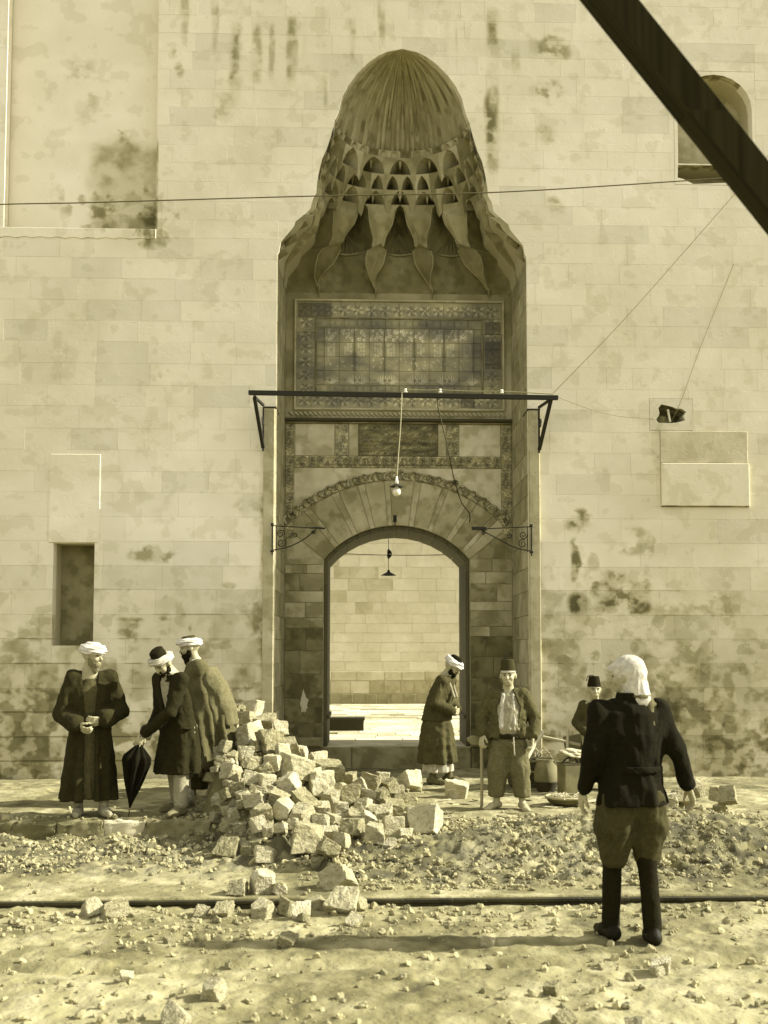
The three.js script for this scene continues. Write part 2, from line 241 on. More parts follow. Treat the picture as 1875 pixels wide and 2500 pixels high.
// openings in the wall besides the portal: x0, y0, x1, y1
const OPEN = { niche: [-5.35, 7.38, -3.315, 12.2], low: [-4.6, 1.75, -4.06, 3.11], window: [3.80, 8.12, 4.95, 9.75], hole: [3.40, 4.68, 4.0, 5.12] };
const holePoly = (() => { const p = []; for (let i = 0; i < 18; i++) { const a = i / 18 * 6.283, r = 1 + 0.55 * n3(Math.cos(a) * 2.6, Math.sin(a) * 1.9, 3.1); p.push([3.69 + 0.19 * r * Math.cos(a), Math.max(4.785, 4.88 + 0.145 * r * Math.sin(a))]); } return p; })();
const portalPoly = (() => { const L = [], R = []; for (let y = 7.0; y < 9.98; y += 0.04) { L.push([CX - hw(y) - 0.006, y]); R.push([CX + hw(y) + 0.006, y]); } return [[CX - 1.706, -0.6], ...L, [CX, 9.99], ...R.reverse(), [CX + 1.706, -0.6]]; })();
const windowPoly = [[3.85, 8.42], [4.9, 8.42], [4.9, 9.2], ...Array.from({ length: 13 }, (_, i) => { const a = i / 12 * Math.PI; return [4.375 + 0.525 * Math.cos(a), 9.2 + 0.5 * Math.sin(a)]; }), [3.85, 9.2]].filter((p, i, a) => i === 0 || Math.hypot(p[0] - a[i - 1][0], p[1] - a[i - 1][1]) > 1e-3);
const brokenSill = [[3.85, 8.40], [3.84, 8.22], [3.92, 8.20], [4.06, 8.13], [4.6, 8.16], [4.84, 8.22], [4.86, 8.40]];
// wall-wide stain map, painted where the photograph shows the stains
const WX0 = -7, WX1 = 7, WY0 = -0.5, WY1 = 12;
const STREAK = [[-2.35,-2.17,9.26,10.3,.5],[-2.04,-1.89,9.38,10.3,.35],[-1.81,-1.72,9.48,10.3,.3],[-1.56,-1.43,9.39,10.4,.5],[-1.34,-1.28,9.72,10.4,.3],[-1.07,-0.96,9.03,9.84,.3],[-0.72,-0.61,9.79,10.4,.35],[-.3,-.2,10,10.9,.3],[.2,.33,10.05,11,.4],[0.61,0.71,9.58,10.5,.4],[0.76,0.81,9.53,10.4,.3],[1.19,1.36,8.06,10.6,.6],[1.84,1.89,3.16,4.22,.4],[-1.89,-1.77,2.3,4.7,.6],[-2.6,-2.5,9.7,10.6,.3],[-3.0,-2.9,9.9,10.8,.3],[2.5,2.6,10,11,.3],[2.9,3.0,9.9,10.9,.25],[1.55,1.65,9.6,10.8,.3]];
const BLOT = [[1.91,2.21,9.82,10.19,.6],[1.9,2.3,9.26,9.58,.6],[1.89,2.2,8.67,8.96,.5],[1.95,2.28,7.69,7.98,.5],[2.19,2.71,3.95,4.28,.8],[2.26,2.57,3.36,3.58,.8],[2.31,2.42,2.67,3.03,.9],[2.56,2.67,2.72,3.0,.7],[2.73,3.33,2.39,2.72,.75],[2.32,2.51,2.17,2.39,.95],[2.78,3.33,2.17,2.36,.9],[3.1,3.54,5.28,5.53,.6],[3.44,3.66,4.29,4.91,.5],[-3.56,-2.54,5.14,5.75,.3],[-2.72,-1.96,3.37,3.75,.35],[-3.37,-2.77,3.42,3.69,.3],[-3.69,-3.16,2.87,3.03,.6],[-2.38,-2.06,2.49,2.6,.9],[-2.0,-1.83,2.06,2.82,.6],[-3.78,-2.9,2.03,2.15,.9],[-3.81,-3.29,1.78,2.11,.7],[-2.86,-2.7,1.85,2.05,.7],[-2.6,-2.0,2.0,2.35,.5],[-2.0,-1.75,0.5,1.6,.6],[-2.75,-2.2,9.0,9.4,.3],[-3.1,-2.95,9.45,9.95,.5],[1.9,2.7,1.2,2.0,.5],[2.6,3.4,.7,1.6,.5],[-3.6,-2.6,.3,1.3,.5],[-5.3,-4.2,.2,1.6,.4],[3.6,5,0.3,1.7,.5],[3.5,4.4,2.0,2.5,.4],[3.0,3.5,3.0,3.3,.4],[-4.15,-3.2,7.3,8.8,.75],[-4.7,-4.0,7.3,8.2,.45],[-4.6,-4.2,8.6,10.2,.3]];
const courses = (() => { const c = []; let y = -0.42; const r = mulberry(5); while (y < 12) { const h = (y < 3.6 ? 0.322 : y < 7 ? 0.292 : 0.262) * (0.96 + 0.08 * r()); c.push([y, y + h]); y += h; } return c; })();
const wallMap = (() => {
  const W = 2048, H = 1664, d = new Uint8Array(W * H * 4), px = (WX1 - WX0) / W, py = (WY1 - WY0) / H;
  const acc = new Float32Array(W * H); const a1 = tfbm(41, 8, 8), a2 = tfbm(43, 40, 5), a3 = tfbm(47, 20, 6), a4 = tfbm(49, 6, 6);
  const each = (b, pad, f) => { const [x0, x1, y0, y1] = b, i0 = Math.max(0, Math.floor((x0 - pad - WX0) / px)), i1 = Math.min(W - 1, Math.ceil((x1 + pad - WX0) / px)), j0 = Math.max(0, Math.floor((y0 - pad - WY0) / py)), j1 = Math.min(H - 1, Math.ceil((y1 + pad - WY0) / py)); for (let j = j0; j <= j1; j++) for (let i = i0; i <= i1; i++) f(j * W + i, WX0 + i * px, WY0 + j * py, i / W, j / H); };
  for (const b of BLOT) { const cx = (b[0] + b[1]) / 2, cy = (b[2] + b[3]) / 2, rx = (b[1] - b[0]) / 2, ry = (b[3] - b[2]) / 2; each(b, 0.2, (k, x, y, u, v) => { const q = Math.hypot((x - cx) / rx, (y - cy) / ry) * 0.9 + 3.4 * (a3(u, v) - 0.5); const m = (1 - sstep(0.35, 1.15, q)) * sstep(0.455, 0.56, a2(u * 2, v * 2) * 0.5 + a3(u * 2.0, v * 2.0) * 0.5 + 0.05 * (1 - q)) * b[4]; acc[k] = Math.max(acc[k], m); }); }
  for (const b of STREAK) { const cx = (b[0] + b[1]) / 2, rx = (b[1] - b[0]) / 2; each(b, 0.06, (k, x, y, u, v) => { const wob = (a4(0.3, v * 1.5 + cx) - 0.5) * 0.08, q = Math.abs(x - cx + wob) / rx, e = sstep(b[2] - 0.05, b[2] + 0.25 * (b[3] - b[2]), y) * (1 - sstep(b[3] - 0.1, b[3] + 0.05, y)); const m = (1 - sstep(0.3, 1.3, q + 1.6 * (a2(u, v * 0.5) - 0.5))) * e * b[4] * (0.25 + 1.2 * sstep(0.38, 0.58, a3(u * 1.5, v * 0.6))); acc[k] = Math.max(acc[k], m); }); }
  for (let j = 0; j < H; j++) { const y = WY0 + j * py;
    let ci = courses.findIndex((c) => y < c[1]); if (ci < 0) ci = courses.length - 1;
    const low = clamp(1.05 - (ci - 1) / 8.5);            // the lowest courses are the dirtiest stones
    const jd = Math.min(Math.abs(y - courses[ci][0]), Math.abs(courses[ci][1] - y));
    for (let i = 0; i < W; i++) { const k = j * W + i, u = i / W, v = j / H;
      let L = 0.77 * (1 + 0.30 * (a1(u, v) - 0.5) + 0.22 * (a4(u * 0.7, v * 0.7) - 0.5) + 0.16 * (a2(u, v) - 0.5));
      L *= 1 - 0.8 * Math.min(1, acc[k]) * (0.4 + 0.7 * sstep(0.36, 0.6, a2(u * 2.7, v * 2.7)));
      const dirt = low * 1.15 * sstep(0.33, 0.62, a3(u * 1.7, v * 1.7) * 0.5 + a2(u * 1.3, v * 1.3) * 0.25 + a1(u, v) * 0.25 + 0.05 * low) + low * 0.5 * sstep(0.5, 0.62, a2(u, v));
      L *= 1 - 0.62 * clamp(dirt) * (0.35 + 0.75 * sstep(0.38, 0.58, a2(u * 2.3, v * 2.3)));
      const spk = sstep(0.58, 0.66, a2(u * 1.9, v * 1.9)); L *= 1 - 0.32 * spk * (0.3 + low);
      if (y > 7.3 && y < 9.2) { const x = WX0 + i * px, pl = sstep(-4.35, -4.1, x + 0.35 * (a3(u, v) - 0.5)) * (1 - sstep(-3.3, -3.29, x)) * (1 - sstep(8.6, 8.8, y + 0.5 * (a3(u, v) - 0.5))) * sstep(7.37, 7.39, y); L *= 1 - 0.42 * pl * (0.5 + 0.9 * sstep(0.35, 0.6, a2(u, v))); }
      L *= 1 - 0.3 * low * sstep(0.3, 0.6, a4(u * 3, v * 3));
      if (jd < 0.02) { const er = sstep(0.59 - 0.15 * low, 0.67, a3(u * 1.3, v * 1.3 + 0.37)) * (1 - sstep(0.003, 0.006 + 0.014 * a2(u * 2, v), jd)); L *= 1 - 0.62 * er * clamp(low * 2); }
      const c = Math.round(clamp(L) * 1023) * 3, q = k * 4; d[q] = LUT[c]; d[q + 1] = LUT[c + 1]; d[q + 2] = LUT[c + 2]; d[q + 3] = 255; } }
  const t = new THREE.DataTexture(d, W, H, THREE.RGBAFormat); t.wrapS = t.wrapT = THREE.MirroredRepeatWrapping; t.magFilter = THREE.LinearFilter; t.colorSpace = THREE.SRGBColorSpace;
  t.repeat.set(1 / (WX1 - WX0), 1 / (WY1 - WY0)); t.offset.set(-WX0 / (WX1 - WX0), -WY0 / (WY1 - WY0)); t.needsUpdate = true; return t;
})();
const wallMats = [1, 0.95, 1.0, 0.9, 0.97].map((k) => new THREE.MeshStandardMaterial({ map: wallMap, color: new THREE.Color(k, k * 0.995, k * 0.985), bumpMap: grainBump, bumpScale: 0.0025, roughness: 0.95 }));
// masonry core with the openings, behind the facing stones
{
  const outer = rect(-9, -0.6, 9, 12.2);
  const s = new THREE.Shape([[-9, -0.6], [CX - 1.706, -0.6], ...portalPoly.slice(1, -1), [CX + 1.706, -0.6], [9, -0.6], [9, 12.2], [-9, 12.2]].map((p) => new THREE.Vector2(...p)));
  const add = (pts) => s.holes.push(new THREE.Path(pts.map((p) => new THREE.Vector2(...p))));
  add([[-5.355, 7.375], [-3.31, 7.375], [-3.31, 12.1], [-5.355, 12.1]]); add(rect(-4.605, 1.745, -4.055, 3.115)); const grow = (P) => { const c = P.reduce((a, p) => [a[0] + p[0] / P.length, a[1] + p[1] / P.length], [0, 0]); return P.map((p) => { const d = Math.hypot(p[0] - c[0], p[1] - c[1]); return [p[0] + (p[0] - c[0]) / d * 0.006, p[1] + (p[1] - c[1]) / d * 0.006]; }); }; add(grow(windowPoly)); add(grow(brokenSill)); add(grow(holePoly));
  const g = new THREE.ExtrudeGeometry(s, { depth: 1.425, bevelEnabled: false }); g.translate(0, 0, -1.44);
  mesh('masonry_core', boxUV(g), M.mortar, facade);
  const b = slab(rect(-9, -0.6, 9, 12.2), 1.2, 0, [doorPoly()]); b.translate(0, 0, -1.441); mesh('rear_masonry', boxUV(b), stoneMat(0.42, 0.35, 0.25, 0.006), facade);
}
function doorPoly(inset = 0, y0 = 0.2) { const R = 1.406 - inset, cy = 2.134, w = 1.077 - inset, p = [[-w, y0], [w, y0]]; const a0 = Math.asin(w / R); for (let i = 0; i <= 20; i++) { const a = a0 - 2 * a0 * i / 20; p.push([R * Math.sin(a), cy + R * Math.cos(a)]); } return p; }
// facing stones
{
  const stones = [];
  const cut = (r, h) => { const [x0, y0, x1, y1] = r, [a, b, c, e] = h; if (x1 <= a || x0 >= c || y1 <= b || y0 >= e) return [r]; const out = []; if (x0 < a) out.push([x0, y0, a, y1]); if (x1 > c) out.push([c, y0, x1, y1]); const l = Math.max(x0, a), m = Math.min(x1, c); if (y0 < b) out.push([l, y0, m, b]); if (y1 > e) out.push([l, e, m, y1]); return out; };
  const holes = [OPEN.niche, OPEN.low, OPEN.window, OPEN.hole, [3.54, 3.63, 4.75, 4.68]];
  for (const [y0, y1] of courses) {
    const big = y0 < 3.6 ? 0.62 : 0.5; const sides = hw(y0) > 0.01 ? [[-7.2, CX], [CX, 7.2]] : [[-7.2, 7.2]];
    for (const [a, b] of sides) {
      let x = a; const r0 = rr(0.3, big); let first = true;
      while (x < b - 0.01) { let w = first && a < -1 ? r0 : rr(big * 0.62, big * 1.5); first = false; let x1 = x + w; if (b - x1 < 0.22) x1 = b;
        let list = [[x, y0, x1, y1]]; for (const h of holes) list = list.flatMap((r) => cut(r, h));
        for (const r of list) if (r[2] - r[0] > 0.03 && r[3] - r[1] > 0.02) stones.push(r); x = x1; }
    }
  }
  const geos = [];
  for (const [x0, y0, x1, y1] of stones) {
    const g = 0.0007; let pts = rect(x0 + g, y0 + g, x1 - g, y1 - g); const onL = x1 <= CX + 1e-6, h0 = hw(y0 + g), h1 = hw(y1 - g), hm = Math.max(h0, h1);
    if (hm > 0.0 && (onL ? x1 - g > CX - hm : x0 + g < CX + hm) && x0 < CX + 1.8 && x1 > CX - 1.8) {
      const e = []; const n = 24; for (let i = 0; i <= n; i++) { const y = lerp(y0 + g, y1 - g, i / n); e.push(onL ? [Math.min(x1 - g, CX - hw(y)), y] : [Math.max(x0 + g, CX + hw(y)), y]); }
      const ok = e.filter((p) => (onL ? p[0] > x0 + g + 0.006 : p[0] < x1 - g - 0.006)); if (ok.length < 2) continue; const ya = ok[0][1], yb = ok[ok.length - 1][1];
      pts = onL ? [[x0 + g, ya], ...ok, [x0 + g, yb]] : [[x1 - g, yb], ...ok.reverse(), [x1 - g, ya]];
      pts = pts.filter((p, i, A) => { const q = A[(i + A.length - 1) % A.length]; return Math.hypot(p[0] - q[0], p[1] - q[1]) > 1e-4; });
    }
    const cx = (x0 + x1) / 2, cy = (y0 + y1) / 2, geo = slab(pts.map(([x, y]) => [x - cx, y - cy]), 0.16, 0.0009); 
    geos.push([boxUV(geo, cx, cy), cx, cy, (x1 - x0) * (y1 - y0) * (Math.abs(cx) < 5.2 && cy < 10.6 ? 1 : 0.001)]);
  }
  geos.sort((a, b) => b[3] - a[3]);
  geos.slice(0, 298).forEach(([g, x, y]) => { const m = mesh('wall_stone', g, wallMats[Math.floor(rnd() * 5)], facade); m.position.set(x, y, rr(-0.0008, 0.0008)); });
  const rest = geos.slice(298).map(([g, x, y]) => { g.translate(x, y, rr(-0.0008, 0.0008)); return g; });
  const k = mesh('smaller_wall_stones', merge(rest), wallMats[0], facade); k.userData.kind = 'stuff';
}
// reveals of the recess: facing stones of the two side walls
for (const s of [-1, 1]) {
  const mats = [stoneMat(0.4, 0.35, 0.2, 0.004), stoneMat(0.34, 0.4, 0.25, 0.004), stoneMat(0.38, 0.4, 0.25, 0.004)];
  for (const [y0, y1] of courses) { if (y0 > 7.0 || y0 < -0.3) continue; const top = Math.min(y1, 7.05), z = rr(-0.9, -0.5);
    for (const [a, b] of [[-0.012, z], [z, -1.43]]) { const g = slab(rect(-(a - b) / 2 + 0.003, -(top - y0) / 2 + 0.003, (a - b) / 2 - 0.003, (top - y0) / 2 - 0.003), 0.02, 0.003); const m = mesh('reveal_stone', boxUV(g, rr(0, 5), rr(0, 5)), mats[Math.floor(rnd() * 3)], facade); m.rotation.y = -s * Math.PI / 2; m.position.set(CX + s * (1.7 - 0.008 + rr(-0.002, 0.002)), (y0 + top) / 2, (a + b) / 2); } }
  // jamb pilaster strip with thin metal cap
  const pil = slab(rect(-0.075, -2.7, 0.075, 2.7), 0.10, 0.012); pil.translate(CX + s * 1.785, 2.24, 0.045); mesh('jamb_pilaster', boxUV(pil), M.light, facade);
  const cap = merge([block(0.165, 0.012, 0.11, 0.002).translate(CX + s * 1.785, 4.948, 0.0), bar([CX + s * 1.70, 4.948, 0.05], [CX + s * 1.69, 4.93, -0.32], 0.014)]); mesh('pilaster_cap', cap, M.rust, facade);
}
// ---------- stalactite vault ----------
const DF = [[7.0, 1.437], [7.1, 1.40], [7.25, 1.31], [7.4, 1.23], [7.6, 1.18], [7.62, 1.12], [7.75, 1.09], [7.9, 1.04], [8.02, 1.0], [8.2, 0.97], [8.5, 0.92], [8.7, 0.9], [8.95, 0.9], [9.5, 0.9]];
const NF = [[7.0, 40], [7.3, 12], [7.56, 6.5], [7.9, 4.2], [8.3, 3.0], [8.7, 2.3], [8.95, 2]];
function plan(a, d, n) { const K = 160, pts = []; let L = 0; for (let i = 0; i <= K; i++) { const th = Math.PI * (1 - i / K), c = Math.cos(th), s = Math.sin(th), x = a * Math.sign(c) * Math.pow(Math.abs(c), 2 / n), z = -d * Math.pow(Math.max(0, s), 2 / n); if (i) L += Math.hypot(x - pts[i - 1][0], z - pts[i - 1][1]); pts.push([x, z, L]); } return (t) => { const l = clamp(t) * L; let lo = 0, hi = K; while (hi - lo > 1) { const m = (lo + hi) >> 1; if (pts[m][2] <= l) lo = m; else hi = m; } const f = (l - pts[lo][2]) / Math.max(1e-9, pts[hi][2] - pts[lo][2]); return [lerp(pts[lo][0], pts[hi][0], f), lerp(pts[lo][1], pts[hi][1], f)]; }; }
const planCache = new Map(); function planAt(y, delta) { const key = y.toFixed(4) + '/' + delta.toFixed(3); if (!planCache.has(key)) { const a = hw(y), d = pw(DF, y), n = pw(NF, y); planCache.set(key, plan(Math.min(a + delta, 1.72), Math.min(d + delta, 1.437), n + delta * 3)); } return planCache.get(key); }
function vaultCell(t0, t1, y0, y1, depthAt, halfOpen, cols, rows, qpow = 0.5, lift = 0, droop = 0) {
  const pos = [], idx = [];
  for (let j = 0; j <= rows; j++) { const y = lerp(y0, y1, j / rows), fr = planAt(y + lift, 0), bk = planAt(y, depthAt(y)), b = halfOpen(y);
    for (let i = 0; i <= cols; i++) { let s = -1 + 2 * i / cols; // pull the columns onto the edge of the opening
      const e = clamp(b, 0.001, 0.999), w = Math.abs(s), h = 0.62; s = Math.sign(s) * (w < h ? w / h * e : e + (w - h) / (1 - h) * (1 - e));
      const t = lerp(t0, t1, (s + 1) / 2), f = fr(t), k = bk(t), r = Math.abs(s) / e, q = b > 0.004 && r < 1 ? (qpow < 0 ? Math.min(1, 1.35 * (1 - r)) : Math.pow(1 - r * r, qpow)) : 0;
      const dr = droop * Math.pow(1 - j / rows, 1.5) * Math.pow(clamp((Math.abs(s) - e * 0.9) / (1 - e * 0.9)), 1.2); pos.push(CX + lerp(f[0], k[0], q), y - dr, lerp(f[1], k[1], q)); if (i && j) { const a = j * (cols + 1) + i, bb = a - 1, c = a - cols - 1, d = c - 1; idx.push(d, c, bb, c, a, bb); } } }
  const g = new THREE.BufferGeometry(); g.setAttribute('position', new THREE.Float32BufferAttribute(pos, 3)); g.setIndex(idx); const f = boxUV(g.toNonIndexed()); f.computeVertexNormals(); return crease(f, qpow < 0 ? 0.22 : 0.6);
}
function crease(g, ang) { // smooth normals below an angle
  const p = g.attributes.position, n = g.attributes.normal, map = new Map(), key = (i) => Math.round(p.getX(i) * 2e4) + ',' + Math.round(p.getY(i) * 2e4) + ',' + Math.round(p.getZ(i) * 2e4);
  for (let i = 0; i < p.count; i++) { const k = key(i); if (!map.has(k)) map.set(k, []); map.get(k).push(i); }
  const out = new Float32Array(n.count * 3), c = Math.cos(ang); for (const l of map.values()) for (const i of l) { let x = 0, y = 0, z = 0; for (const j of l) { const d = n.getX(i) * n.getX(j) + n.getY(i) * n.getY(j) + n.getZ(i) * n.getZ(j); if (d > c) { x += n.getX(j); y += n.getY(j); z += n.getZ(j); } } const L = Math.hypot(x, y, z) || 1; out.set([x / L, y / L, z / L], i * 3); }
  g.setAttribute('normal', new THREE.BufferAttribute(out, 3)); return g;
}
const vault = new THREE.Group(); vault.name = 'stalactite_vault'; tag(vault, 'honeycombed stone stalactite vault under a ribbed half dome'); facade.add(vault);
{
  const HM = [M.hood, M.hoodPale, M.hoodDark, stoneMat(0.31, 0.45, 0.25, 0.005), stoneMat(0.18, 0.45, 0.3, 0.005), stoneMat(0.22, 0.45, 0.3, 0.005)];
  // tall bell-shaped niches between the hanging pendants
  const B = [[7.04, 1], [7.1, 0.985], [7.18, 0.955], [7.28, 0.84], [7.4, 0.66], [7.5, 0.6], [7.6, 0.6], [7.62, 0.74], [7.74, 0.70], [7.84, 0.56], [7.92, 0.42], [8.0, 0.34], [8.1, 0.28], [8.15, 0.2], [8.2, 0.0]];
  const D = [[7.04, 0.02], [7.15, 0.09], [7.3, 0.17], [7.6, 0.25], [7.62, 0.32], [7.8, 0.4], [8.1, 0.46], [8.32, 0.45]];
  const strip = (tL, tR, qf, cols, ys) => { const pos = [], idx = []; ys.forEach((y, j) => { const fr = planAt(y, 0), bk = planAt(y, Math.max(0.001, pw(D, y))), b = pw(B, y); for (let i = 0; i <= cols; i++) { const s = -1 + 2 * i / cols, t = clamp(lerp(tL(b), tR(b), i / cols)), f = fr(t), k = bk(t), q = qf(s, y); pos.push(CX + lerp(f[0], k[0], q), y, lerp(f[1], k[1], q)); if (i && j) { const a = j * (cols + 1) + i, e = a - cols - 1; idx.push(e - 1, e, a - 1, e, a, a - 1); } } }); const g = new THREE.BufferGeometry(); g.setAttribute('position', new THREE.Float32BufferAttribute(pos, 3)); g.setIndex(idx); const f = boxUV(g.toNonIndexed()); f.computeVertexNormals(); return crease(f, 0.5); };
  const range = (a, b, n) => Array.from({ length: n + 1 }, (_, i) => lerp(a, b, i / n));
  const low = [...range(7.04, 7.60, 20), 7.62], high = [...range(7.62, 8.20, 24)];
  for (let i = 0; i < 7; i++) { const L = (b) => (i + 0.5 - b / 2) / 7, R = (b) => (i + 0.5 + b / 2) / 7; mesh('stalactite_scoop', strip(L, R, (s) => Math.pow(Math.max(0, 1 - s * s), 0.45), 24, low), HM[i % 2 ? 0 : 5], vault); mesh('stalactite_niche', strip(L, R, (s) => Math.pow(Math.max(0, 1 - s * s), 0.3), 24, high), HM[i % 3 === 1 ? 0 : 4], vault); }  // niche stone toned darker: depth shade put into the colour, along with soot
  for (let j = 0; j <= 7; j++) { const L = (b) => (j - (1 - b) / 2) / 7, R = (b) => (j + (1 - b) / 2) / 7; mesh('pendant_bracket', strip(L, R, (s, y) => -0.5 * (1 - Math.abs(s)) * sstep(7.08, 7.3, y), 6, low), HM[j % 2 ? 3 : 0], vault); mesh('stalactite_pendant', strip(L, R, (s, y) => -0.16 * clamp(1.6 * (1 - Math.abs(s)), 0, 1) * (1 - sstep(7.95, 8.18, y)), 10, high), HM[j % 2 ? 1 : 3], vault); }  // pendants toned paler: the light they catch is put into their colour
  // carved ribs along the rims of scoops and niches, and the ledge between them
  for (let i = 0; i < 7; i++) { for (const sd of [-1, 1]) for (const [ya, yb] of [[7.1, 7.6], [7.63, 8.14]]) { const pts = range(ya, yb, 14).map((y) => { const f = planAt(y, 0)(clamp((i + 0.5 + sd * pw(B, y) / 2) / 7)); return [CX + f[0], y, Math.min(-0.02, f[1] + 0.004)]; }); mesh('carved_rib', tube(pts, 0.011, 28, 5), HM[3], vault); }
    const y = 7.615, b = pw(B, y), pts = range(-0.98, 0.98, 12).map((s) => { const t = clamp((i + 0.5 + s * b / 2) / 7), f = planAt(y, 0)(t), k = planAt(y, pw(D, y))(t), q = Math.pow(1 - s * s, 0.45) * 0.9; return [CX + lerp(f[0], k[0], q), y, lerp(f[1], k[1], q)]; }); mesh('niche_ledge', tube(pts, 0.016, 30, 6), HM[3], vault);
    // fluted fan in the back of each niche
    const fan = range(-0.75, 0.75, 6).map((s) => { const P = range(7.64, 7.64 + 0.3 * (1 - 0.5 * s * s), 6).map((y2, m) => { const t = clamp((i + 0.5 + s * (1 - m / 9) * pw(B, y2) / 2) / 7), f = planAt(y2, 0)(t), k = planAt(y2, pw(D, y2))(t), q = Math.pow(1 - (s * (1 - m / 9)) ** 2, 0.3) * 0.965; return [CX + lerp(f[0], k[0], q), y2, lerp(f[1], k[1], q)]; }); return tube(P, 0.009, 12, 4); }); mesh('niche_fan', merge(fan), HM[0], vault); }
  // small ornaments on the pendants: pointed leaf recess built as raised almond bosses, and hanging stems
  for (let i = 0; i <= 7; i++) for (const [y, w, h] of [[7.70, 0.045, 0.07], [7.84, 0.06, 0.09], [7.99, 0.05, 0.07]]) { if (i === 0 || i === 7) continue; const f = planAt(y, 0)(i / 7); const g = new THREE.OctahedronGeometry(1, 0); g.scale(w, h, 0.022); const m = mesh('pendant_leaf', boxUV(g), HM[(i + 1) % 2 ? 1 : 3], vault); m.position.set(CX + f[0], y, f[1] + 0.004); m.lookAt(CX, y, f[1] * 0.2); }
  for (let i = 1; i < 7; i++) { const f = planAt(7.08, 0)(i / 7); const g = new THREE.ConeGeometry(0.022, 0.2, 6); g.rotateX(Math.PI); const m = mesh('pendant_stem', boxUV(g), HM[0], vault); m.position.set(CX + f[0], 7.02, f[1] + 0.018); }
  // upper tiers of small pointed cells
  const tiers = [[8.10, 8.40, 5, 0.45], [8.33, 8.62, 4.5, 0.45], [8.56, 8.87, 4, 0.4]];
  tiers.forEach(([y0, y1, half, dep], k) => {
    const w = []; let t = k % 2 ? 0 : 0.5; if (!(k % 2)) w.push([-0.5, 0.5]); while (t < half - 0.3) { const q = Math.min(half - t, [0.62, 1.0, 1.1][Math.floor(rnd() * 3)]); w.push([t, half - t - q < 0.3 ? half : t + q]); t += q; if (half - t < 0.3) break; }
    const cells = w.flatMap(([a, b]) => (a < 0 ? [[a, b, rnd()]] : (() => { const r = rnd(); return [[a, b, r], [-b, -a, r]]; })()));
    for (const [a, b, r] of cells) { const t0 = (a / half + 1) / 2, t1 = (b / half + 1) / 2, wide = 0.72 + 0.16 * r, Y0 = y0, top = y1 - 0.012 - 0.03 * ((r * 13) % 1);
      const op = (y) => { const v = (y - Y0) / (top - Y0); return v >= 1 ? 0 : wide * Math.pow(1 - Math.pow(v, 2.4), 0.75); };
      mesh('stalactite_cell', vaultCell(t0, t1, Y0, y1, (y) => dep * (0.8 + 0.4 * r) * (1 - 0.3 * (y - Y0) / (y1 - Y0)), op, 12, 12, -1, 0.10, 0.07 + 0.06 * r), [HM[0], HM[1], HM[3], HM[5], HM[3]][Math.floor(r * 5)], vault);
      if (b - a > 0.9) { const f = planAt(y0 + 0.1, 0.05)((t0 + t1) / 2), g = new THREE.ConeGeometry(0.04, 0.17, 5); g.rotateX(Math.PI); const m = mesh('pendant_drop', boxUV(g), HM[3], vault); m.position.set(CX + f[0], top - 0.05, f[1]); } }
  });
  // faceted springer blocks stepping in along the two front edges
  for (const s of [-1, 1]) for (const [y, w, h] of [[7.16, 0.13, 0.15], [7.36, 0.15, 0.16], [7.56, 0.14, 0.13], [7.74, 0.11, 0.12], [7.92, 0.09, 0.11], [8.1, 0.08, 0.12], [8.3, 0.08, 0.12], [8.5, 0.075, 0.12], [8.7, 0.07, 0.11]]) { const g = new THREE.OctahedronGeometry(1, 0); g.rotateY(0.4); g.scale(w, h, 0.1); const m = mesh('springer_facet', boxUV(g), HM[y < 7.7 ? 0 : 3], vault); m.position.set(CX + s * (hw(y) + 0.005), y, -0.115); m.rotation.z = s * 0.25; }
  // carved frieze under the dome
  const N = 18; for (let i = 0; i < N; i++) mesh('frieze_lobe', vaultCell(i / N, (i + 1) / N, 8.84, 8.97, () => 0.03, (y) => { const v = (y - 8.84) / 0.12; return v >= 1 ? 0 : 0.8 * Math.sqrt(1 - v * v); }, 8, 6, 0.5), i % 3 ? HM[1] : HM[0], vault);
  // ribbed half dome: flutes
  const FL = 38, DM = [stoneMat(0.42, 0.45, 0.3, 0.006), stoneMat(0.36, 0.5, 0.35, 0.006), M.hoodPale];
  for (let i = 0; i < FL; i++) { const pos = [], idx = [], C = 8, R = 26;
    for (let j = 0; j <= R; j++) { const y = lerp(8.955, 9.975, 1 - Math.pow(1 - j / R, 1.6)), a = hw(y); for (let c = 0; c <= C; c++) { const t = (i + c / C) / FL, th = Math.PI * (1 - t), s = 2 * c / C - 1, r = a + 0.05 * (a / 0.9) * (1 - s * s); pos.push(CX + r * Math.cos(th), y, -r * Math.sin(th)); if (c && j) { const q = j * (C + 1) + c; idx.push(q - C - 2, q - C - 1, q - 1, q - C - 1, q, q - 1); } } }
    const g = new THREE.BufferGeometry(); g.setAttribute('position', new THREE.Float32BufferAttribute(pos, 3)); g.setIndex(idx); const f = boxUV(g.toNonIndexed()); f.computeVertexNormals();
    mesh('dome_flute', crease(f, 0.5), DM[(i * 7) % 3], vault); }
}

// ---------- portal back wall ----------
const ZB = -1.44; M.voussoir = stoneMat(0.42, 0.5, 0.3); M.voussoir2 = stoneMat(0.37, 0.5, 0.3); M.vPale = stoneMat(0.5, 0.5, 0.35); M.hood2 = stoneMat(0.3, 0.6, 0.35); M.jambLight = stoneMat(0.37, 0.6, 0.3); M.plaster = stoneMat(0.6, 0.4, 0.25, 0.005);
function onBack(name, geo, mat, parent, x, y, proud) { const m = mesh(name, geo, mat, parent); m.position.set(x, y, ZB + proud); return m; }
const plate = (x0, y0, x1, y1, mat, proud = 0.02, name = 'panel', parent = facade, bev = 0.004) => onBack(name, boxUV(slab(rect(-(x1 - x0) / 2, -(y1 - y0) / 2, (x1 - x0) / 2, (y1 - y0) / 2), proud + 0.02, bev), rr(0, 9), rr(0, 9)), mat, parent, (x0 + x1) / 2, (y0 + y1) / 2, proud);
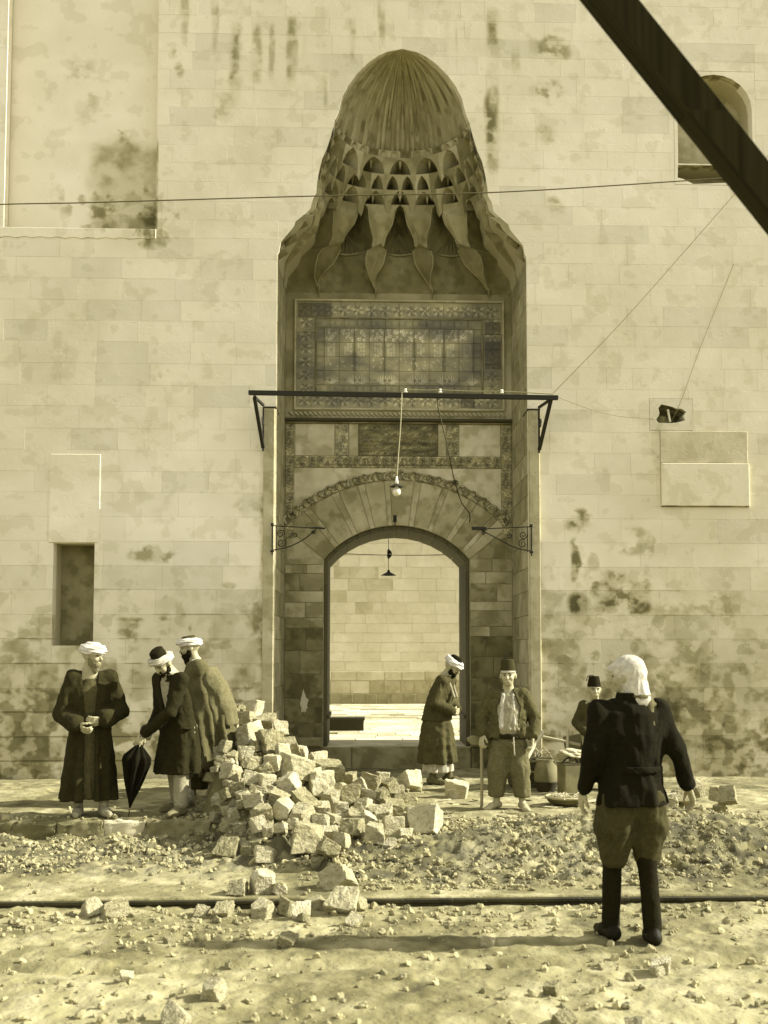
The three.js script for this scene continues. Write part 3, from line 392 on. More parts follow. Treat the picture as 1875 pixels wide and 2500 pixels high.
// carved arabesque: colour and relief from one drawing
function canvasTex(w, h, draw, srgb = true) { const c = document.createElement('canvas'); c.width = w; c.height = h; draw(c.getContext('2d'), w, h); const t = new THREE.CanvasTexture(c); t.wrapS = t.wrapT = THREE.RepeatWrapping; t.magFilter = THREE.LinearFilter; if (srgb) t.colorSpace = THREE.SRGBColorSpace; return t; }
const css = (L) => { const c = toneArr(L); return `rgb(${c.map((v) => Math.round(255 * toSRGB(v))).join(',')})`; };
function grainOver(g, w, h, amt, r) { const im = g.getImageData(0, 0, w, h), d = im.data, f = tfbm(Math.floor(r() * 9999), 8, 6); for (let i = 0; i < w * h; i++) { const x = i % w, y = (i / w) | 0, k = 1 + amt * (f(x / w, y / h) - 0.5) * 2 + amt * 0.4 * (r() - 0.5); for (let c = 0; c < 3; c++) d[i * 4 + c] = Math.min(255, d[i * 4 + c] * k); } g.putImageData(im, 0, 0); }
function arabesque(g, w, h, r, step, fg, lw) { g.strokeStyle = fg; g.lineCap = 'round'; for (let y = 0; y <= h + step; y += step) for (let x = 0; x <= w + step; x += step) { const s = step * (0.42 + 0.1 * r()), o = ((x / step + y / step) | 0) % 2 ? 1 : -1; g.lineWidth = lw; g.beginPath(); for (let a = 0; a < 9; a += 0.35) { const q = s * (1 - a / 10), X = x + o * q * Math.cos(a + 0.6), Y = y + q * Math.sin(a + 0.6); a ? g.lineTo(X, Y) : g.moveTo(X, Y); } g.stroke(); for (let k = 0; k < 5; k++) { const a = k * 1.26 + r(); g.beginPath(); g.moveTo(x + s * 0.7 * Math.cos(a), y + s * 0.7 * Math.sin(a)); g.quadraticCurveTo(x + s * Math.cos(a + 0.5), y + s * Math.sin(a + 0.5), x + s * 1.25 * Math.cos(a + 0.2), y + s * 1.25 * Math.sin(a + 0.2)); g.stroke(); } } }
function carvedMat(L, rep, seed, amt = 0.45) {
  const mk = (fg, bg, srgb) => canvasTex(512, 512, (g, w, h) => { const r = mulberry(seed); g.fillStyle = bg; g.fillRect(0, 0, w, h); for (const [dx, dy] of [[0, 0]]) arabesque(g, w, h, r, 128, fg, 13); if (srgb) grainOver(g, w, h, 0.5, mulberry(seed + 1)); }, srgb);
  const map = mk(css(L * (1 + amt)), css(L * (1 - amt)), true), bump = mk('#ffffff', '#202020', false); map.repeat.set(1 / rep, 1 / rep); bump.repeat.set(1 / rep, 1 / rep);
  return new THREE.MeshStandardMaterial({ map, bumpMap: bump, bumpScale: 0.02, roughness: 0.95 });
}
M.carved = carvedMat(0.32, 0.55, 31, 0.28); M.carvedLight = carvedMat(0.4, 0.4, 57, 0.25);
// plain wall above and round the tile panel
plate(CX - 1.69, 5.14, CX + 1.69, 7.04, stoneMat(0.34, 0.4, 0.25, 0.005, { tile: 2.6 }), 0.006, 'plaster_field', facade, 0.001);
// tile panel
const panel = new THREE.Group(); panel.name = 'tile_panel'; tag(panel, 'framed panel of painted floral tiles above the doorway'); facade.add(panel);
{
  const X0 = -1.5, X1 = 1.58, Y0 = 5.29, Y1 = 6.905, W = 1540, H = 808, sx = W / (X1 - X0), sy = H / (Y1 - Y0);
  const map = canvasTex(W, H, (g) => {
    const r = mulberry(99), P = (x, y) => [(x - X0) * sx, (Y1 - y) * sy]; g.fillStyle = css(0.24); g.fillRect(0, 0, W, H);
    const leaf = (x, y, a, l, w, c) => { g.fillStyle = c; g.save(); g.translate(x, y); g.rotate(a); g.beginPath(); g.moveTo(0, 0); g.quadraticCurveTo(w, -l / 2, 0, -l); g.quadraticCurveTo(-w, -l / 2, 0, 0); g.fill(); g.restore(); };
    const ring = (x, y, q, c, lw = 3) => { g.strokeStyle = c; g.lineWidth = lw; g.beginPath(); g.arc(x, y, q, 0, 7); g.stroke(); };
    const dot = (x, y, q, c) => { g.fillStyle = c; g.beginPath(); g.arc(x, y, q, 0, 7); g.fill(); };
    // outer border: scrolling leaves
    const scroll = (px, py) => { const t = 0.30 + 0.08 * r(); for (let k = 0; k < 9; k++) leaf(px, py, k * 0.698 + 0.35 * r(), 42 + 20 * r(), 15, css(k % 2 ? t * 1.25 : 0.15)); for (let k = 0; k < 9; k++) leaf(px, py, k * 0.698, 30, 6, css(0.16)); g.strokeStyle = css(0.3); g.lineWidth = 4; g.beginPath(); for (let a = 0; a < 7; a += 0.3) g.lineTo(px + (58 - 4 * a) * Math.cos(a), py + (58 - 4 * a) * Math.sin(a)); g.stroke(); dot(px, py, 7, css(0.34)); };
    for (let x = X0 + 0.12; x < X1; x += 0.2) { scroll(...P(x, Y1 - 0.13)); scroll(...P(x, Y0 + 0.12)); } for (let y = Y0 + 0.3; y < Y1 - 0.25; y += 0.2) { scroll(...P(X0 + 0.14, y)); scroll(...P(X1 - 0.15, y)); }
    // rosette band
    const [bx0, by0] = P(-1.2, 6.64), [bx1, by1] = P(1.27, 5.53); g.fillStyle = css(0.2); g.fillRect(bx0, by0, bx1 - bx0, by1 - by0);
    for (let x = -1.08; x < 1.2; x += 0.105) for (const y of [6.575, 5.585]) { const [a, b] = P(x, y); ring(a, b, 13, css(0.33), 5); dot(a, b, 5, css(0.3)); } for (let y = 5.7; y < 6.5; y += 0.105) for (const x of [-1.14, 1.21]) { const [a, b] = P(x, y); ring(a, b, 13, css(0.28), 5); dot(a, b, 5, css(0.27)); }
    // field: vases, cypresses and flowers
    const [fx0, fy0] = P(-1.08, 6.5), [fx1, fy1] = P(1.15, 5.64); g.fillStyle = css(0.28); g.fillRect(fx0, fy0, fx1 - fx0, fy1 - fy0);
    const th = (fy1 - fy0) / 4, nx = 10, tw = (fx1 - fx0) / nx;
    for (let i = 0; i < nx; i++) { const cx = fx0 + (i + 0.5) * tw, o = i % 2;
      for (let k = 0; k < 12; k++) { const x = cx + (r() - 0.5) * tw * 0.8, y = fy0 + th * (0.12 + 0.8 * r()); dot(x, y, 7 + 8 * r(), css(0.5 + 0.15 * r())); dot(x + 4, y + 2, 5, css(0.22)); }
      if (o) { g.fillStyle = css(0.17); g.beginPath(); g.moveTo(cx + tw * 0.5, fy0 + 8); g.quadraticCurveTo(cx + tw * 0.68, fy0 + th * 2, cx + tw * 0.62, fy0 + th * 3); g.lineTo(cx + tw * 0.38, fy0 + th * 3); g.quadraticCurveTo(cx + tw * 0.32, fy0 + th * 2, cx + tw * 0.5, fy0 + 8); g.fill(); }
      for (let k = 0; k < 8; k++) for (let c = -1; c <= 1; c++) if (r() < 0.75) ring(cx + c * 20 + (o ? 8 : -6), fy0 + th * 1.1 + k * 13, 6, css(0.55), 3.4);
      for (let k = 0; k < 14; k++) { const x = cx + (r() - 0.5) * tw * 0.9, y = fy0 + th * (2.1 + 0.8 * r()); r() < 0.5 ? dot(x, y, 3 + 4 * r(), css(0.5)) : leaf(x, y, r() * 6, 26, 6, css(0.32)); }
      for (let k = -3; k <= 3; k++) leaf(cx + (o ? tw * 0.4 : 0), fy1 - 6, k * 0.33, 80 - 6 * Math.abs(k), 9, css(0.5)); for (const q of [-1, 1]) { dot(cx + q * 17 - tw * 0.3, fy1 - 32, 13, css(0.4)); dot(cx + q * 17 - tw * 0.3, fy1 - 37, 11, css(0.21)); }
    }
    // weathering: some tiles replaced or darkened, wear
    g.fillStyle = 'rgba(50,45,15,0.5)'; for (const [x, y, w, h] of [[1.32, 5.9, 0.24, 0.42], [1.32, 6.42, 0.24, 0.2], [-1.48, 6.66, 0.5, 0.22], [0.95, 5.31, 0.22, 0.22]]) { const [a, b] = P(x, y + h); g.fillRect(a, b, w * sx, h * sy); }
    grainOver(g, W, H, 0.5, mulberry(123));
  });
  map.wrapS = map.wrapT = THREE.ClampToEdgeWrapping;
  const mats = [0, 1, 2].map((i) => new THREE.MeshPhysicalMaterial({ map, color: new THREE.Color(1 - 0.07 * i, 1 - 0.07 * i, 1 - 0.07 * i), roughness: 0.45, bumpMap: map, bumpScale: 0.002, clearcoat: 0.12, clearcoatRoughness: 0.4 }));
  const tile = (x0, y0, x1, y1, z) => { const g = slab(rect(x0 + 0.0015, y0 + 0.0015, x1 - 0.0015, y1 - 0.0015), 0.02, 0.0025); const p = g.attributes.position, uv = g.attributes.uv; for (let i = 0; i < p.count; i++) uv.setXY(i, (p.getX(i) - X0) / (X1 - X0), (p.getY(i) - Y0) / (Y1 - Y0)); const m = mesh('tile', g, mats[Math.floor(rnd() * 3)], panel); m.position.z = ZB + 0.014 + z + rr(-0.001, 0.001); };
  const span = (a, b, n, f) => { for (let i = 0; i < n; i++) f(lerp(a, b, i / n), lerp(a, b, (i + 1) / n)); };
  span(X0, X1, 14, (a, b) => { tile(a, 6.66, b, Y1, 0); tile(a, Y0, b, 5.51, 0); }); span(5.51, 6.66, 5, (a, b) => { tile(X0, a, -1.22, b, 0); tile(1.29, a, X1, b, 0); });
  span(-1.2, 1.27, 12, (a, b) => { tile(a, 6.5, b, 6.64, 0.004); tile(a, 5.53, b, 5.64, 0.004); }); span(5.64, 6.5, 4, (a, b) => { tile(-1.2, a, -1.08, b, 0.004); tile(1.15, a, 1.27, b, 0.004); span(-1.08, 1.15, 10, (c, d) => tile(c, a, d, b, 0.004)); });
  const fr = (x0, y0, x1, y1, w, mat, z, name) => { for (const r of [[x0 - w, y0 - w, x1 + w, y0], [x0 - w, y1, x1 + w, y1 + w], [x0 - w, y0 + 0.001, x0, y1 - 0.001], [x1, y0 + 0.001, x1 + w, y1 - 0.001]]) plate(...r, mat, z, name, panel, 0.006); };
  fr(X0, Y0, X1, Y1, 0.03, M.light, 0.045, 'frame_moulding'); fr(-1.2, 5.53, 1.27, 6.64, 0.018, M.mid, 0.032, 'inner_moulding');
}
// rope-carved strip and projecting cornice under the tile panel
for (let i = 0; i < 46; i++) { const x = lerp(-1.6, 1.62, (i + 0.5) / 46), g = new THREE.SphereGeometry(1, 8, 6); g.scale(0.052, 0.02, 0.02); g.rotateZ(-0.7); onBack('rope_twist', g, M.light, facade, x, 5.205, 0.012); }
plate(CX - 1.68, 5.085, CX + 1.68, 5.13, plain(0.05, 0.8), 0.09, 'cornice', facade, 0.012);
plate(CX - 1.68, 5.06, CX + 1.68, 5.08, M.mid, 0.05, 'cornice_fillet', facade, 0.006);
// frieze: plastered panels, carved strips, inscription
plate(CX - 1.68, 3.36, -1.53, 5.055, M.carved, 0.02, 'carved_border'); plate(1.56, 3.36, CX + 1.68, 5.055, M.carved, 0.02, 'carved_border');
plate(-1.51, 4.575, -0.93, 5.055, M.plaster, 0.012, 'plastered_panel'); plate(0.93, 4.575, 1.545, 5.055, M.plaster, 0.012, 'plastered_panel');
plate(-0.915, 4.575, -0.72, 5.055, M.carvedLight, 0.02, 'carved_strip'); plate(0.74, 4.575, 0.915, 5.055, M.carved, 0.02, 'carved_strip');
plate(-0.71, 4.575, -0.575, 5.055, M.light, 0.014, 'stone_strip'); plate(0.615, 4.575, 0.73, 5.055, M.light, 0.014, 'stone_strip');
{ // five lines of carved cursive script in two columns
  const mk = (bg, fg, srgb) => canvasTex(1024, 430, (g, w, h) => { const r = mulberry(7); g.fillStyle = bg; g.fillRect(0, 0, w, h); g.strokeStyle = fg; g.lineCap = g.lineJoin = 'round';
    for (let col = 0; col < 2; col++) for (let row = 0; row < 5; row++) { const x0 = 20 + col * 502, y0 = 14 + row * 84, W = 480, Hh = 70; g.lineWidth = 4; g.strokeRect(x0, y0, W, Hh);
      let x = x0 + W - 22; while (x > x0 + 24) { const kind = r(), by = y0 + Hh * 0.66; g.lineWidth = 6; g.beginPath();
        if (kind < 0.28) { g.moveTo(x, y0 + 10 + 8 * r()); g.lineTo(x - 3, by); x -= 13; }
        else if (kind < 0.6) { const w2 = 26 + 26 * r(); g.moveTo(x, by - 14); g.quadraticCurveTo(x - w2 * 0.2, by + 14, x - w2 * 0.7, by + 8); g.quadraticCurveTo(x - w2, by, x - w2, by - 10); x -= w2 + 5; }
        else if (kind < 0.8) { g.arc(x - 9, by - 8, 8, 0, 6.3); g.moveTo(x - 3, by); g.quadraticCurveTo(x - 16, by + 22, x - 34, by + 10); x -= 30; }
        else { const w2 = 50 + 30 * r(); g.moveTo(x, y0 + 16); g.quadraticCurveTo(x - w2 * 0.5, y0 + 22, x - w2, y0 + 34); g.lineTo(x - w2 + 8, by); x -= w2 * 0.6; }
        g.stroke(); if (r() < 0.6) { g.fillStyle = fg; g.fillRect(x + 6, by + (r() < 0.5 ? 14 : -30), 6, 6); } } }
    if (srgb) grainOver(g, w, h, 0.5, mulberry(71)); }, srgb);
  const m = new THREE.MeshStandardMaterial({ map: mk(css(0.13), css(0.42), true), bumpMap: mk('#202020', '#ffffff', false), bumpScale: 0.015, roughness: 0.95 }); for (const t of [m.map, m.bumpMap]) t.wrapS = t.wrapT = THREE.ClampToEdgeWrapping;
  const g = slab(rect(-0.59, -0.24, 0.59, 0.24), 0.04, 0.003), p = g.attributes.position, uv = g.attributes.uv; for (let i = 0; i < p.count; i++) uv.setXY(i, p.getX(i) / 1.18 + 0.5, p.getY(i) / 0.48 + 0.5);
  const o = onBack('inscription_panel', g, m, facade, 0.02, 4.815, 0.022); o.userData.label = 'weathered stone panel of carved cursive script lines';
}
plate(-1.52, 4.40, 1.55, 4.57, M.carved, 0.022, 'carved_band');
for (let i = 0; i < 26; i++) { const x = lerp(-0.85, 1.0, (i + 0.5) / 26), g = new THREE.TorusGeometry(0.05, 0.014, 5, 10, 4.2); g.scale(0.8, 1, 0.7); g.rotateZ(i % 2 ? 0.4 : 2.6); onBack('carved_scroll', g, M.mid, facade, x, 4.485, 0.03); }
// spandrels and arch
const EX = { r: 2.225, cy: 1.985 };
for (const s of [-1, 1]) { const pts = []; const xo = s < 0 ? 1.52 : 1.55; for (let i = 0; i <= 14; i++) { const x = lerp(0.08, xo, i / 14); pts.push([s * x, EX.cy + Math.sqrt((EX.r + 0.13) ** 2 - x * x)]); } pts.push([s * xo, 4.398], [s * 0.08, 4.398]); if (s > 0) pts.reverse(); onBack('spandrel', boxUV(slab(pts.reverse(), 0.03, 0.003)), M.plaster, facade, 0, 0, 0.008); }
plate(-0.075, 4.26, 0.075, 4.395, M.carvedLight, 0.022, 'keystone_boss');
for (let i = 0; i < 40; i++) { const a = lerp(-0.80, 0.80, (i + 0.5) / 40), R = EX.r + 0.07; for (const k of [0]) { const g = new THREE.TorusGeometry(0.062, 0.017, 6, 12, 4.4); g.scale(0.72, 1.05, 0.9); g.rotateZ(-a + (i % 2 ? 0.9 : -0.6)); const m = onBack('rope_twist', g, i % 3 ? M.mid : M.light, facade, R * Math.sin(a), EX.cy + R * Math.cos(a), 0.03); } }
{ const p = []; for (let i = 0; i <= 30; i++) { const a = lerp(-0.815, 0.815, i / 30); p.push([(EX.r + 0.125) * Math.sin(a), EX.cy + (EX.r + 0.125) * Math.cos(a)]); } for (let i = 30; i >= 0; i--) { const a = lerp(-0.815, 0.815, i / 30); p.push([(EX.r + 0.012) * Math.sin(a), EX.cy + (EX.r + 0.012) * Math.cos(a)]); } onBack('arch_band', boxUV(slab(p.reverse(), 0.04, 0.004)), M.carved, facade, 0, 0, 0.02); }
{
  const cy = 2.134, Ri = 1.409; const outR = (a) => { // where the radial joint meets the arch band
    const dx = Math.sin(a), dy = Math.cos(a), b = dy * (cy - EX.cy), t = -b + Math.sqrt(b * b - ((cy - EX.cy) ** 2 - EX.r ** 2)); return Math.min(t, 1.63 / Math.max(1e-6, Math.abs(dx))); };
  const A = 49.9 * Math.PI / 180; let a = -A, k = 0; const cuts = [a]; const w = [0.155, 0.05]; while (a < A - 0.02) { a = Math.min(A, a + w[k++ % 2] * rr(0.85, 1.15)); if (A - a < 0.05) a = A; cuts.push(a); }
  for (let i = 0; i + 1 < cuts.length; i++) { const [p, q] = [cuts[i] + 0.0015, cuts[i + 1] - 0.0015], pt = (t, R) => [R * Math.sin(t), cy + R * Math.cos(t)], m = (p + q) / 2; const pts = [pt(p, Ri), pt(m, Ri), pt(q, Ri), pt(q, outR(q) - 0.004), pt(m, outR(m) - 0.004), pt(p, outR(p) - 0.004)].reverse(); onBack('voussoir', boxUV(slab(pts, 0.06, 0.004), rr(0, 5), rr(0, 5)), i % 2 ? M.vPale : [M.voussoir2, M.voussoir, M.voussoir2][i % 3], facade, 0, 0, 0.016 + rr(-0.003, 0.003)); }
  // jamb courses beside the door
  for (const s of [-1, 1]) { let y = 0.30, j = 0; while (y < 3.0) { const lightC = j % 2 === 1, h = Math.min(3.045 - y, y < 1.7 ? rr(0.3, 0.38) : lightC ? rr(0.13, 0.18) : rr(0.22, 0.3)), mat = y < 1.0 ? M.grimy : y < 1.7 ? [M.dark, M.grimy, M.mid][Math.floor(rnd() * 3)] : lightC ? M.jambLight : [M.voussoir2, M.hood2][Math.floor(rnd() * 2)]; const x0 = s < 0 ? CX - 1.68 : 1.082, x1 = s < 0 ? -1.082 : CX + 1.68, xm = lerp(x0, x1, rr(0.35, 0.65));
      for (const [a2, b2] of rnd() < 0.6 ? [[x0, xm], [xm, x1]] : [[x0, x1]]) plate(a2 + 0.003, y + 0.003, b2 - 0.003, y + h - 0.003, mat, 0.016 + rr(-0.003, 0.003), 'jamb_stone'); y += h; j++; }
    // masonry between jamb top and the carved border
    const x0 = s < 0 ? CX - 1.68 : 1.20, x1 = s < 0 ? -1.20 : CX + 1.68; plate(x0, 3.05, s < 0 ? -1.62 : x0 + 0.44, 3.35, M.mid, 0.006, 'jamb_stone', facade, 0.001); if (s > 0) plate(1.645, 3.05, x1, 3.35, M.mid, 0.004, 'jamb_stone', facade, 0.001);
    // low plinth
    const pw_ = s < 0 ? [CX - 1.68, -1.09] : [1.09, CX + 1.68]; plate(pw_[0], -0.1, pw_[1], 0.28, M.grimy, 0.10, 'plinth', facade, 0.02); plate(pw_[0] - 0.001 * s, 0.285, pw_[1], 0.43, M.mid, 0.15, 'plinth_cap', facade, 0.035); }
}
// white smear of limewash on the left jamb
{ const p = []; for (let i = 0; i < 26; i++) { const a = i / 26 * 6.283; p.push([0.055 * Math.cos(a) * (1 + 1.3 * n3(a * 2.3, 1, 2)), 0.15 * Math.sin(a) * (1 + 0.8 * n3(a * 2.1, 5, 2))]); } onBack('limewash_patch', slab(p, 0.006, 0.002), M.pale, facade, -1.36, 0.93, 0.024); }
// threshold
plate(-1.09, -0.12, -0.665, 0.285, M.mid, 0.045, 'threshold_stone', facade, 0.015); plate(-0.66, -0.12, 1.09, 0.29, M.mid, 0.05, 'threshold_stone', facade, 0.018);
{ const g = block(2.15, 0.4, 1.19, 0.004); const m = mesh('threshold_floor', g, M.light, facade); m.position.set(0, 0.085, -2.045); }
// timber lining of the doorway
{
  const w1 = tfbm(61, 3, 6), wood = tex([256, 512], (u, v) => 0.052 * (0.55 + 1.3 * w1(u * 3, v * 0.35)) * (0.75 + 0.5 * Math.abs(Math.sin(u * 90 + 6 * w1(u, v * 0.3)))), true, 0.5, 2.2), wm = new THREE.MeshStandardMaterial({ map: wood, bumpMap: wood, bumpScale: 0.01, roughness: 0.8 });
  const lin = new THREE.Group(); lin.name = 'door_lining'; tag(lin, 'dark weathered timber lining of the arched doorway'); facade.add(lin);
  for (const s of [-1, 1]) for (let i = 0; i < 3; i++) { const g = block(0.055, 2.75, 0.365, 0.006), m = mesh('plank', boxUV(g, i * 0.7, s), wm, lin); m.position.set(s * 1.048, 0.29 + 1.375, -1.66 - i * 0.37); }
  for (const s of [-1, 1]) { const m = mesh('rail', boxUV(block(0.03, 0.05, 1.05, 0.006)), wm, lin); m.position.set(s * 1.005, 0.72, -2.03); }
  const R0 = 1.404, R1 = 1.345, cy = 2.134, A = Math.asin(1.076 / R0), n = 12; for (let i = 0; i < n; i++) { const a = lerp(-A, A, i / n) + 0.001, b = lerp(-A, A, (i + 1) / n) - 0.001, pt = (t, R) => [R * Math.sin(t), cy + R * Math.cos(t)]; const g = slab([pt(a, R1), pt(b, R1), pt(b, R0), pt(a, R0)], 1.11, 0.004); const m = mesh('soffit_board', boxUV(g), wm, lin); m.position.z = -1.475; }
  const st = mesh('iron_hook', merge([tube([[0, 0, 0], [0, 0.02, 0.06], [0, -0.05, 0.09], [0, -0.09, 0.05]], 0.008, 10), block(0.05, 0.1, 0.012).translate(0, 0.02, 0)]), M.iron, lin); st.position.set(-0.03, 3.62, ZB + 0.03);
}
// ---------- niches and holes in the wall ----------
{
  const niche = mesh('niche_back', boxUV(slab(rect(-5.36, 7.36, -3.30, 12.15), 0.1, 0)), wallMats[0], facade); niche.position.z = -0.2;
  { const p = [[-5.4, 7.382], [-3.31, 7.382]].reverse(); const q = []; for (let i = 0; i <= 40; i++) { const x = lerp(-5.4, -3.31, i / 40); q.push([x, 7.235 + 0.022 * Math.abs(Math.sin(i * 0.75)) + 0.012 * n3(i * 0.5, 2, 3)]); } mesh('carved_sill', boxUV(slab([...q, ...p], 0.06, 0.004)), wallMats[0], facade).position.z = 0.012; }
  const low = mesh('low_opening_back', boxUV(slab(rect(-5.42, 1.73, -4.05, 3.13), 0.1, 0)), M.mid, facade); low.position.z = -0.4;
  const lin = mesh('opening_lintel', boxUV(slab(rect(-4.66, 3.115, -4.0, 4.3), 0.1, 0.004)), wallMats[0], facade); lin.position.z = 0.008;
  const wb = mesh('window_back', boxUV(slab(rect(3.7, 8.0, 5.0, 9.8), 0.1, 0)), M.light, facade); wb.position.z = -0.45;
  const spand = slab(rect(OPEN.window[0] + 0.004, OPEN.window[1] + 0.004, OPEN.window[2] - 0.004, OPEN.window[3] - 0.004), 0.16, 0.002, [windowPoly.map((p) => [...p]), brokenSill.map((p) => [...p])]); mesh('window_surround', boxUV(spand), wallMats[2], facade).position.z = 0.001;
  const hs = slab(rect(OPEN.hole[0] + 0.004, OPEN.hole[1] + 0.004, OPEN.hole[2] - 0.004, OPEN.hole[3] - 0.004), 0.16, 0.002, [holePoly]); mesh('broken_stone', boxUV(hs), wallMats[3], facade).position.z = 0.001;
  const hb = mesh('hole_rubble', boxUV(slab(rect(3.4, 4.7, 4.0, 5.1), 0.1, 0)), M.grimy, facade); hb.position.z = -0.35;
  mesh('hole_stick', bar([3.69, 4.80, -0.02], [3.665, 4.98, -0.04], 0.025), M.pale, facade); mesh('hole_wedge', boxUV(new THREE.DodecahedronGeometry(0.09, 0)), M.dark, facade).position.set(3.6, 4.83, -0.12);
  // tablet set on the wall below the hole
  const t1 = mesh('wall_tablet', boxUV(slab(rect(3.545, 4.235, 4.745, 4.675), 0.12, 0.006)), stoneMat(0.58, 0.3, 0.15, 0.006), facade); t1.position.z = 0.012;
  const t2 = mesh('wall_tablet', boxUV(slab(rect(3.545, 3.64, 4.745, 4.225), 0.2, 0.006)), wallMats[0], facade); t2.position.z = 0.05;
}

// ---------- courtyard behind the doorway ----------
{
  const base = mesh('courtyard_pavement', new THREE.PlaneGeometry(20, 14).rotateX(-Math.PI / 2), plain(0.25, 1)); base.position.set(0, 0.262, -9.65); tag(base, null, null, null, 'structure');
  const pm = [stoneMat(0.5, 0.25, 0.1), stoneMat(0.42, 0.3, 0.15), stoneMat(0.26, 0.35, 0.2), stoneMat(0.58, 0.2, 0.08)], gs = [0.55, 0.75, 1.0].map((w) => boxUV(block(w - 0.012, 0.04, 0.40, 0.004)));
  let z = -2.86; while (z > -15.2) { let x = -2.9 - rnd() * 0.6; while (x < 3.1) { const k = Math.floor(rnd() * 3), w = [0.55, 0.75, 1][k]; const vis = Math.abs(x + w / 2 - 0.1) < 1.3 + (-z - 2.6) * 0.12; if (vis) { const m = mesh('paver', gs[k], pm[Math.floor(rnd() * 10) % (z < -8 ? 4 : 2) === 2 ? 2 : [0, 1, 3][Math.floor(rnd() * 3)]], base); m.position.set(x + w / 2, 0.005 + rr(-0.002, 0.002), z + 9.65); } x += w; } z -= 0.412; }
  const wall = thing('courtyard_wall', 'sunlit pale masonry wall across the courtyard beyond the doorway', 'wall', [0, 0.26, -15.3]);
  const back = mesh('wall_core', boxUV(block(22, 7.4, 0.5, 0.01)), plain(0.62, 1), wall); back.position.set(0, 3.7, -0.262);
  const wm = [stoneMat(0.72, 0.14, 0.05, 0.003), stoneMat(0.70, 0.16, 0.06, 0.003), stoneMat(0.6, 0.25, 0.12, 0.004), stoneMat(0.36, 0.35, 0.2, 0.006), stoneMat(0.45, 0.3, 0.2, 0.006)];
  let y = 0; for (let c = 0; c < 19 && y < 5.6; c++) { const h = c < 1 ? 0.3 : c < 2 ? 0.36 : c < 9 ? 0.265 : 0.33; let x = -3.2 - rnd() * 0.3; while (x < 3.6) { const w = c < 2 ? rr(0.3, 0.55) : rr(0.42, 0.85); const dark = c < 1 ? 3 : c < 3 ? (rnd() < 0.6 ? 4 : 2) : c > 8 && x < -0.2 && rnd() < 0.45 ? 2 : rnd() < 0.5 ? 0 : 1; const g = slab(rect(-w / 2 + (c < 3 ? 0.009 : 0.003), -h / 2 + (c < 3 ? 0.009 : 0.003), w / 2 - (c < 3 ? 0.009 : 0.003), h / 2 - (c < 3 ? 0.009 : 0.003)), 0.03, c < 3 ? 0.008 : 0.002); const m = mesh('wall_stone', boxUV(g, x, y), wm[dark], wall); m.position.set(x + w / 2, y + h / 2, (c < 3 ? 0.014 + rr(-0.004, 0.004) : 0.003 + rr(-0.0008, 0.0008))); x += w; } y += h; }
  const bench = thing('low_bench', 'low dark wooden bench on the courtyard paving', 'bench', [-0.92, 0.287, -4.85]);
  mesh('seat_board', boxUV(block(0.9, 0.05, 0.36, 0.006)).translate(0, 0.21, 0), plain(0.035, 0.8), bench); mesh('front_board', boxUV(block(0.86, 0.185, 0.03, 0.005)).translate(0, 0.0925, 0.15), plain(0.03, 0.85), bench); mesh('rear_board', boxUV(block(0.86, 0.185, 0.03, 0.005)).translate(0, 0.0925, -0.15), plain(0.03, 0.85), bench);
}
// ---------- iron bar on brackets across the portal ----------
{
  const g = thing('iron_crossbar', 'long dark iron crossbar carried on two wall brackets across the portal', 'bar', [0, 4.98, 0]);
  mesh('crossbar', bar([-1.975, 0.02, 0.6], [2.04, -0.012, 0.6], 0.055), M.iron, g);
  for (const s of [-1, 1]) { const xw = s < 0 ? -1.83 : 1.87, xb = s < 0 ? -1.9 : 1.95, b = mesh('bracket', merge([bar([xw, -0.60, 0.10], [xb, -0.03, 0.58], 0.045, 0.03), bar([xw, -0.64, 0.10], [xw, -0.05, 0.10], 0.05, 0.02), bar([xw, -0.02, 0.09], [xb, -0.028, 0.59], 0.03)]), M.iron, g); const sc = mesh('bracket_scroll', tube(Array.from({ length: 16 }, (_, i) => { const a = i * 0.55, r = 0.07 * (1 - i / 20); return [xw, -0.27 + r * Math.sin(a), 0.22 + r * Math.cos(a)]; }), 0.008, 40, 5), M.iron, b); }
  for (const x of [0.05, 0.5, 1.3]) { const i = mesh('insulator', new THREE.LatheGeometry([[0, 0.06], [0.016, 0.058], [0.024, 0.045], [0.014, 0.034], [0.026, 0.022], [0.026, 0.008], [0.01, 0]].map((p) => new THREE.Vector2(...p)), 12), M.porcelain, g); i.position.set(x, 0.03, 0.61); }
  mesh('bar_wire', tube([[0.05, 0.075, 0.62], [0.3, 0.066, 0.62], [0.5, 0.07, 0.62], [0.9, 0.058, 0.62], [1.3, 0.06, 0.62], [1.97, 0.03, 0.62]], 0.007, 30, 5), M.wire, g);
}
{
  const g = thing('hanging_bulb', 'bare glass bulb hanging by its flex in front of the arch', 'lamp', [-0.066, 3.66, 0.64]);
  mesh('flex', tube([[0.07, 1.36, -0.01], [0.05, 0.9, 0], [0.02, 0.5, 0], [0.004, 0.23, 0]], 0.007, 24, 5), plain(0.35, 0.8), g);
  mesh('lamp_holder', new THREE.LatheGeometry([[0, 0.26], [0.012, 0.255], [0.016, 0.22], [0.022, 0.2], [0.024, 0.15], [0.0, 0.15]].map((p) => new THREE.Vector2(...p)), 16), M.porcelain, g);
  mesh('lamp_shade', new THREE.LatheGeometry([[0.02, 0.165], [0.035, 0.155], [0.085, 0.125], [0.088, 0.12], [0.083, 0.119], [0.02, 0.15]].map((p) => new THREE.Vector2(...p)), 24), M.iron, g);
  mesh('bulb', new THREE.LatheGeometry([[0.0, 0], [0.03, 0.006], [0.05, 0.03], [0.055, 0.06], [0.045, 0.09], [0.022, 0.12], [0.02, 0.15]].map((p) => new THREE.Vector2(...p)), 20), plain(0.75, 0.15), g);
}
